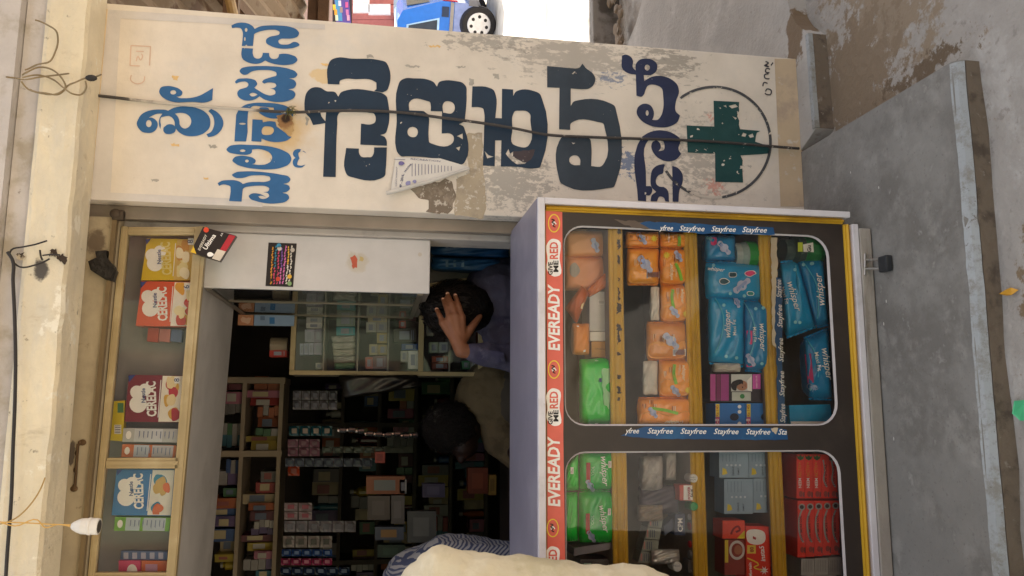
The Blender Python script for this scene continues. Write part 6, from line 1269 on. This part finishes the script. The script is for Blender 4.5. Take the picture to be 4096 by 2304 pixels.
# stooping grey-haired person in khaki
p2 = thing('person', 'grey-haired person in a khaki shirt stooping over the dark inner side of the counter', 'person', (-.08, 3.06, 0))
h2 = V(1820, 1722, 3.04); sh2 = V(1960, 1590, 3.06); hp2 = Vector((.04, 3.06, .72))
b = MB(); b.ball(h2, .086, 18, 14, (.95, 1.05, 1.15)); b.ball(h2+Vector((-.05, -.03, -.03)), .055, 12, 10); b.ball(h2+Vector((-.105, -.045, -.02)), .016, 10, 8); b.ball(h2+Vector((.01, -.088, 0)), .02, 8, 6, (1, .4, 1.3)); b.cap(h2+Vector((.02, .02, -.05)), sh2, .05, .06); b.cap(sh2, hp2, .08, .09)
for s in (-1, 1):
    kn = Vector((hp2.x+s*.1, hp2.y-.03, .42)); b.cap(hp2+Vector((s*.08, 0, 0)), kn, .085, .058); b.cap(kn, Vector((kn.x, kn.y+.03, .07)), .055, .036); b.cap(Vector((kn.x, kn.y+.03, .04)), Vector((kn.x-.05, kn.y-.09, .03)), .033, .027)
b.cap(V(2060, 1810, 2.86), V(2200, 1840, 2.78), .03, .03)
flesh('body', b, skin_mat('#2b1b14'), p2, .007)
KH = layered(hx('#665841'), [dict(col=hx('#524733'), scale=8, lo=.5, hi=.66)], rough=.85, bump=.5, bscale=20)
b = MB(); b.cap(V(1955, 1530, 3.05), V(2010, 1760, 3.03), .085, .076); b.cap(sh2+Vector((0, .02, 0)), hp2, .135, .15); b.cap(V(2010, 1760, 3.03), V(2100, 1835, 2.94), .074, .064); b.cap(V(1905, 1600, 3.04), V(1945, 1660, 3.03), .05, .06)
crumple(flesh('shirt', b, KH, p2, .007), .07, .022)
MORG = Vector((-.08, 3.06, 0))
b = MB(); b.ball(h2+Vector((.012, -.004, .016)), .098, 18, 14, (.97, 1.05, 1.12))
GHAIR = layered(hx('#1d1816'), [dict(col=hx('#6a655f'), scale=40, lo=1.0, hi=1.5, c=h2+Vector((.05, -.05, .07)), r=(.07, .08, .08))], rough=.9, bump=.8, bscale=140)
crumple(flesh('hair', b, GHAIR, p2, .007), .03, .016)
strands(h2+Vector((.012, -.004, .016)), .098, (.97, 1.05, 1.12), 700, GHAIR, p2, 2)
MORG = Vector((0, 0, 0))
b = MB(); b.cap(hp2+Vector((0, 0, .05)), hp2, .145, .15)
for s in (-1, 1):
    kn = Vector((hp2.x+s*.1, hp2.y-.03, .42)); b.cap(hp2+Vector((s*.08, 0, 0)), kn, .1, .075); b.cap(kn, Vector((kn.x, kn.y+.03, .12)), .072, .06)
flesh('trousers', b, M('#4a4238', .85), p2, .01)
# standing figure helper for the two people cut by the frame
def stander(label, base, sh, head, skin, shirt, trouser, hairc, floor_z, elbow, wrist, far=-1, sr=.085, name='person', elR=.052, extra=None):
    p = thing(name, label, 'person', (base[0], base[1], floor_z)); base = Vector(base); sh = Vector(sh); head = Vector(head)
    b = MB(); b.ball(head, .09, 18, 14, (.9, 1.02, 1.2)); b.ball(head+Vector((.0, .09, -.02)), .018, 8, 8); b.cap(head+Vector((0, 0, -.07)), Vector((head.x, sh.y, sh.z+.03)), .052, .06)
    hp = Vector((base.x, base.y, floor_z+.80)); ct_ = Vector((head.x, sh.y, sh.z-.10)); b.cap(ct_, hp, .09, .10)
    for s in (-1, 1):
        kn = Vector((base.x+s*.09, base.y-.01, floor_z+.44)); b.cap(hp+Vector((s*.08, 0, 0)), kn, .085, .058); b.cap(kn, Vector((kn.x, kn.y+.02, floor_z+.07)), .055, .036); b.cap(Vector((kn.x, kn.y+.02, floor_z+.035)), Vector((kn.x, kn.y+.15, floor_z+.03)), .033, .027)
    b.cap(sh, elbow, .038, .034); b.cap(elbow, wrist, .038, .027)
    dr = (Vector(wrist)-Vector(elbow)).normalized(); w_ = Vector(wrist)
    b.cap(w_, w_+dr*.07, .026, .03)
    for k in range(4): q = w_+dr*.07+Vector((0, .0, .022-.015*k)); b.cap(q, q+dr*(.06+.01*(k in (1, 2)))+Vector((.012, 0, -.008)), .009, .0075)
    q = w_+dr*.03+Vector((0, 0, .02)); b.cap(q, q+dr*.045+Vector((.02, 0, .02)), .011, .008)
    flesh('body', b, skin_mat(skin), p, .009)
    b = MB(); b.cap(ct_, hp+Vector((0, 0, .02)), .145, .15); b.cap(sh, Vector((2*head.x-sh.x, sh.y, sh.z)), sr, sr); b.cap(sh, elbow, sr, elR)
    for e in (extra or []): b.cap(*e)
    crumple(flesh('shirt', b, shirt, p, .006, 4, .5), .075, .026, 3)
    b = MB(); b.ball(head+Vector((0, -.012, .02)), .098, 16, 12, (.92, 1, 1.12)); flesh('hair', b, M(hairc, .6, .3, 60, .5), p, .009)
    b = MB(); b.cap(hp+Vector((0, 0, .04)), hp, .145, .15)
    for s in (-1, 1):
        kn = Vector((base.x+s*.09, base.y-.01, floor_z+.44)); b.cap(hp+Vector((s*.08, 0, 0)), kn, .105, .08); b.cap(kn, Vector((kn.x, kn.y+.02, floor_z+.10)), .078, .065)
    flesh('trousers', b, M(trouser, .85), p, .011)
    return p
# striped cloth
STR = bpy.data.materials.new('stripes'); STR.use_nodes = True; n_ = STR.node_tree; pb = n_.nodes['Principled BSDF']; pb.inputs['Roughness'].default_value = .85
tc = n_.nodes.new('ShaderNodeTexCoord'); mp = n_.nodes.new('ShaderNodeMapping'); mp.inputs['Rotation'].default_value = (0, math.radians(28), math.radians(20)); wv = n_.nodes.new('ShaderNodeTexWave'); wv.wave_type = 'BANDS'; wv.inputs['Scale'].default_value = 50; wv.inputs['Distortion'].default_value = 1.6; wv.inputs['Detail'].default_value = 1; wv.inputs['Detail Scale'].default_value = .6
cr = n_.nodes.new('ShaderNodeValToRGB'); cr.color_ramp.elements[0].position = .42; cr.color_ramp.elements[0].color = (*hx('#39415a'), 1); cr.color_ramp.elements[1].position = .5; cr.color_ramp.elements[1].color = (*hx('#878789'), 1)
n_.links.new(tc.outputs['Object'], mp.inputs[0]); n_.links.new(mp.outputs[0], wv.inputs[0]); n_.links.new(wv.outputs[0], cr.inputs[0]); n_.links.new(cr.outputs[0], pb.inputs['Base Color'])
s3 = V(1835, 2300, 2.52)
stander('person in a blue and white striped shirt standing behind the counter', (s3.x-.18, 2.60, 0), s3, (s3.x-.19, 2.58, s3.z+.26), '#4a3022', STR, '#38343a', '#120e0d', 0, s3+Vector((.03, -.06, -.30)), s3+Vector((-.05, -.14, -.50)), sr=.122, extra=[(V(1660, 2340, 2.54), V(1800, 2290, 2.52), .105, .115), (V(1880, 2282, 2.52), V(2100, 2320, 2.50), .105, .10)])
CREAM = layered(hx('#c9bea3'), [dict(col=hx('#b8ad8f'), scale=7, lo=.5, hi=.66), dict(col=hx('#d3c9b0'), scale=16, lo=.55, hi=.7)], rough=.9, bump=.55, bscale=18)
s4 = V(1800, 2296, 1.70); e4 = V(2600, 2372, 1.66)
ex4 = [(V(1770, 2300, 1.70), V(2080, 2352, 1.68), .060, .050), (V(2080, 2352, 1.68), V(2560, 2362, 1.66), .050, .050), (V(2420, 2350, 1.655), V(2640, 2360, 1.655), .042, .036), (V(1700, 2350, 1.72), V(1800, 2300, 1.70), .055, .058)]
rw = random.Random(9)
for k in range(9):
    x = 1800+k*92; y = 2262+(x-1760)*.10 if x < 2120 else 2306
    ex4.append((V(x+rw.uniform(-20, 20), y+rw.uniform(0, 18), 1.665), V(x+rw.uniform(40, 120), y+rw.uniform(30, 70), 1.655), rw.uniform(.010, .016), rw.uniform(.008, .013)))
stander('person in a loose cream shirt standing at the counter front', (s4.x-.20, 1.50, LOWZ), s4, (s4.x-.19, 1.62, s4.z+.25), '#5a3a28', CREAM, '#6a655a', '#120e0d', LOWZ, e4, e4+Vector((-.10, .14, -.14)), sr=.056, elR=.044, extra=ex4)

# ================================================================== STREET AT THE SIDE
# sloping tin awning over the passage
AX0, AX1 = 1.14, 4.8
aw = thing('tin_awning', 'brown corrugated awning on rafters sloping over the side passage', 'awning', (2.5, 3.4, 1.78))
YA0, YA1, ZA0, ZA1 = 1.2, 5.25, 2.95, 1.84
vv = []; ff = []; NX = 120
for j, (yy, zz) in enumerate(((YA0, ZA0), (YA1, ZA1))):
    for i in range(NX+1): vv.append((AX0+(AX1-AX0)*i/NX, yy, zz+.012*math.sin(i*math.pi/2)))
for i in range(NX): ff.append((i, i+1, NX+2+i, NX+1+i))
TIN = layered(hx('#7a6a58'), [dict(col=hx('#8d8478'), scale=3, lo=.5, hi=.65), dict(col=hx('#5a4332'), scale=6, lo=.52, hi=.62)], rough=.6, bump=.2)
o = obj('tin_sheet', vv, ff, TIN, aw); sm = o.modifiers.new('thickness', 'SOLIDIFY'); sm.thickness = .004
WDB = M('#5d4634', .7, .25, 8, .3)
def slope(y): return ZA0+(ZA1-ZA0)*(y-YA0)/(YA1-YA0)
for x in (1.2, 2.1, 3.0, 3.9, 4.7): MB().prism([(x-.03, YA0, slope(YA0)-.10), (x+.03, YA0, slope(YA0)-.10), (x+.03, YA0, slope(YA0)-.015), (x-.03, YA0, slope(YA0)-.015)], (0, YA1-YA0-.07, ZA1-ZA0+.02)).out('rafter', WDB, aw)
for y in (2.6, 3.9, 5.16): MB().box(AX0, AX1, y-.03, y+.03, slope(y)-.19, slope(y)-.12).out('purlin', WDB, aw)
MB().box(AX0, AX1, 5.20, 5.235, slope(5.22)-.17, slope(5.22)-.03).out('fascia_plank', WDB, aw)
for x in (3.9, 4.7): MB().tube([(x, 5.16, -.3), (x, 5.16, slope(5.16)-.19)], .04, 10).out('post', WDB, aw)
p0 = V(905, -60, 3.2); p1_ = V(945, 110, 3.6); tag(MB().tube([p0, p1_], .022, 10).out('bamboo_pole', M('#b99a66', .6)), 'pale bamboo pole slung under the tin awning', 'pole')
# blue van
VR = atZ(1984, 104, -.30); ud = Vector((.80, -.60, 0)).normalized(); sdv = Vector((-ud.y, ud.x, 0))   # ud: to the rear, sdv: away from the camera side
VO = VR+ud*.27
def W_(u, v_, z): return VO+ud*u+sdv*v_+Vector((0, 0, z))
van = thing('blue_van', 'bright blue minivan parked on the sunlit road beyond the pillar', 'van', VR)
VB = M('#2a72d0', .25, .06, coat=.6); VL = M('#7f8fc0', .35); VG = M('#3a4450', .08, .2, 6, spec=.8); RB = M('#2e2b2a', .85, .2)
prof = [(0, .30), (.015, .80), (-.03, .95), (-.16, 1.36), (-.30, 1.43), (-2.55, 1.43), (-2.75, 1.38), (-3.15, .95), (-3.28, .85), (-3.28, .30)]
def vp(name, pf, v0, v1, mat, par=van): return MB().prism([W_(u, v0, z) for u, z in pf], sdv*(v1-v0)).out(name, mat, par)
body_ = vp('body', prof, 0, 1.45, VB)
vp('lower_panel', [(.004, .31), (.018, .62), (-3.28, .62), (-3.28, .31)], -.008, -.001, VL); vp('trim_strip', [(0, .63), (.012, .68), (-3.28, .68), (-3.28, .63)], -.014, -.001, M('#8f8a85', .4))
for a, c in ((-.30, -.95), (-1.08, -1.75), (-1.88, -2.55)):
    wn = vp('side_window', [(a+.05, .86), (a-.06, 1.27), (c+.03, 1.27), (c+.03, .86)], -.006, -.001, VG); vp('window_seal', [(a+.08, .83), (a-.05, 1.30), (c, 1.30), (c, .83)], -.004, -.0005, M('#9fc4e8', .4), wn)
for u_ in (-1.02, -1.82): vp('door_gap', [(u_, .40), (u_-.012, 1.34), (u_-.022, 1.34), (u_-.012, .40)], -.0095, -.0005, M('#16305c', .6))
for u_ in (-1.12, -1.92): vp('door_handle', [(u_, .72), (u_, .76), (u_-.14, .76), (u_-.14, .72)], -.025, -.001, M('#1c1c1e', .5))
vp('side_vent', [(-.06, .70), (-.06, .80), (-.20, .80), (-.20, .70)], -.012, -.001, M('#26354f', .6))
def rear(name, pts, mat, par=van, o_=.01): return MB().prism([W_(u+.004, v_, z) for u, v_, z in pts], ud*o_).out(name, mat, par)
rear('rear_window', [(-.045, .14, .98), (-.045, 1.31, .98), (-.135, 1.22, 1.30), (-.135, .23, 1.30)], VG)
for v0 in (.03, 1.27): rear('tail_lamp', [(.008, v0, .58), (.008, v0+.15, .58), (.0145, v0+.15, .80), (.0145, v0, .80)], M('#c02026', .2), o_=.02)
MB().prism([W_(-.02, -.02, .28), W_(.07, -.02, .28), W_(.07, -.02, .42), W_(-.02, -.02, .42)], sdv*1.49).out('bumper', M('#6f6f74', .5), van)
MB().prism([W_(-.36, -.012, 1.432), W_(-2.5, -.012, 1.432), W_(-2.5, -.012, 1.455), W_(-.36, -.012, 1.455)], sdv*1.474).out('roof_gutter', M('#d8e6ef', .3), van)
for u in (-.27, -2.75):
    for v_ in (-.03, 1.33):
        wl = MB().lathe(W_(u, v_, .255), sdv, [(0, .19), (.004, .235), (.03, .255), (.12, .255), (.146, .235), (.15, .19)], 24).out('wheel', RB, van)
        ru = MB().lathe(W_(u, v_-.004, .255), sdv, [(0, .165), (.006, .175), (.02, .175)], 24).out('rim', M('#c9c9cc', .3, metal=.6), wl)
        for k in range(7):
            a = k*2*math.pi/7; c = W_(u, v_-.008, .255)+ud*(.115*math.cos(a))+Vector((0, 0, .115*math.sin(a))); MB().lathe(c, sdv, [(0, .026), (.003, .026)], 6).out('rim_hole', RB, wl)
    MB().lathe(W_(u, -.012, .275), sdv, [(0, .262), (.010, .262)], 24).out('wheel_arch', M('#1c2030', .7), van)
# roadside stall and poster beyond the van
YD = 14.5
sl_ = thing('roadside_stall', 'open roadside stall with reddish counter panels and white boards', 'stall', at(1600, 60, YD))
def dq(name, x0, x1, y0, y1, mat, d=.05, Y=YD): return MB().prism([at(x, y, Y) for x, y in quad(x0, x1, y0, y1)], (0, d, 0)).out(name, mat, sl_)
dq('back_wall', 1330, 1640, -260, 200, M('#3a3436', .8), .1, YD+1.2)
for k in range(5): dq('counter_panel', 1408, 1596, 52+k*28, 78+k*28, M('#9c5a55', .6)); dq('counter_panel', 1408, 1596, 20-k*30, 46-k*30, M('#9c5a55', .6), .05, YD+.4)
dq('white_board', 1474, 1562, 16, 56, M('#d3d3d3', .5), .05, YD-.3); dq('white_chair_back', 1412, 1478, -20, 48, M('#dad9d6', .5), .05, YD-.3); dq('grey_panel', 1575, 1606, -40, 60, M('#8fa0b0', .5), .05, YD-.2)
for k in range(8): dq('base_block', 1598, 1618, 98-k*16+20, 112-k*16+20, M(['#a89a3a', '#3f3a30'][k % 2], .6), .05, YD-.1)
ps = thing('poster_board', 'purple and blue printed poster board beyond the awning', 'poster', at(1402, 40, 8.5))
YPB = 8.5; MB().prism([at(x, y, YPB) for x, y in [(1325, -120), (1385, -120), (1404, 90), (1345, 86)]], (0, .02, 0)).out('board', M('#5a4a9c', .5), ps)
MB().prism([at(x, y, YPB-.004) for x, y in [(1330, -110), (1352, -110), (1370, 84), (1346, 82)]], (0, .003, 0)).out('print', M('#4a8fc0', .5), ps)
for k, (x, y, c) in enumerate([(1336, 30, '#e0c03a'), (1342, 50, '#e0a03a'), (1346, 72, '#d8e0c0'), (1358, 14, '#d8d8e8'), (1364, 40, '#a08a8a'), (1386, 20, '#d05a9a'), (1388, 50, '#c878b0'), (1392, 72, '#d8a0c0')]): MB().prism([at(x+dx, y+dy, YPB-.006) for dx, dy in ((-5, -12), (6, -12), (7, 10), (-4, 10))], (0, .001, 0)).out('print', M(c, .5), ps)
# far buildings behind the road (close the view) and unseen houses added behind the camera to block low sky light
def block(label, x0, x1, y0, y1, h, col, face, nw=4, nf=2, name='street_building'):
    o = thing(name, label, 'building', ((x0+x1)/2, (y0+y1)/2, -.3)); MB().box(x0, x1, y0, y1, -.3, h).out('wall', layered(hx(col), [dict(col=tuple(c*.75 for c in hx(col)), scale=1.5, lo=.5, hi=.7)], rough=.85, bump=.3), o); MB().box(x0-.2, x1+.2, y0-.2, y1+.2, h+.002, h+.2).out('roof_slab', M('#9a958c', .8), o)
    for f_ in range(nf):
        for k in range(nw):
            cx = x0+(x1-x0)*(k+.5)/nw; z = .9+f_*3.0; yy = y1 if face > 0 else y0
            fr = MB().bev(cx-.6, cx+.6, yy-.03, yy+.05, z, z+1.3, .02).out('window', M('#5a4a38', .6), o); MB().box(cx-.5, cx+.5, yy+(.051 if face > 0 else -.036), yy+(.056 if face > 0 else -.031), z+.1, z+1.2).out('pane', M('#20262c', .1), fr)
block('pale pink two-storey house across the far road', 3, 16, 24, 30, 5.5, '#b59a90', -1); block('tall cream house further up the far road', 16.5, 30, 22, 30, 7, '#b8aa8c', -1)
block('dull green house across the street behind the photographer', -9, 1.5, -13, -7.5, 6.0, '#6f7a66', 1, 4); block('brown-red house across the street behind the photographer', 2.2, 12, -13, -8, 7.0, '#7a5648', 1, 4); block('grey house at the end of the street behind the photographer', -22, -9.8, -13, -7, 5.0, '#7c7a78', 1, 4)
finish_texts()
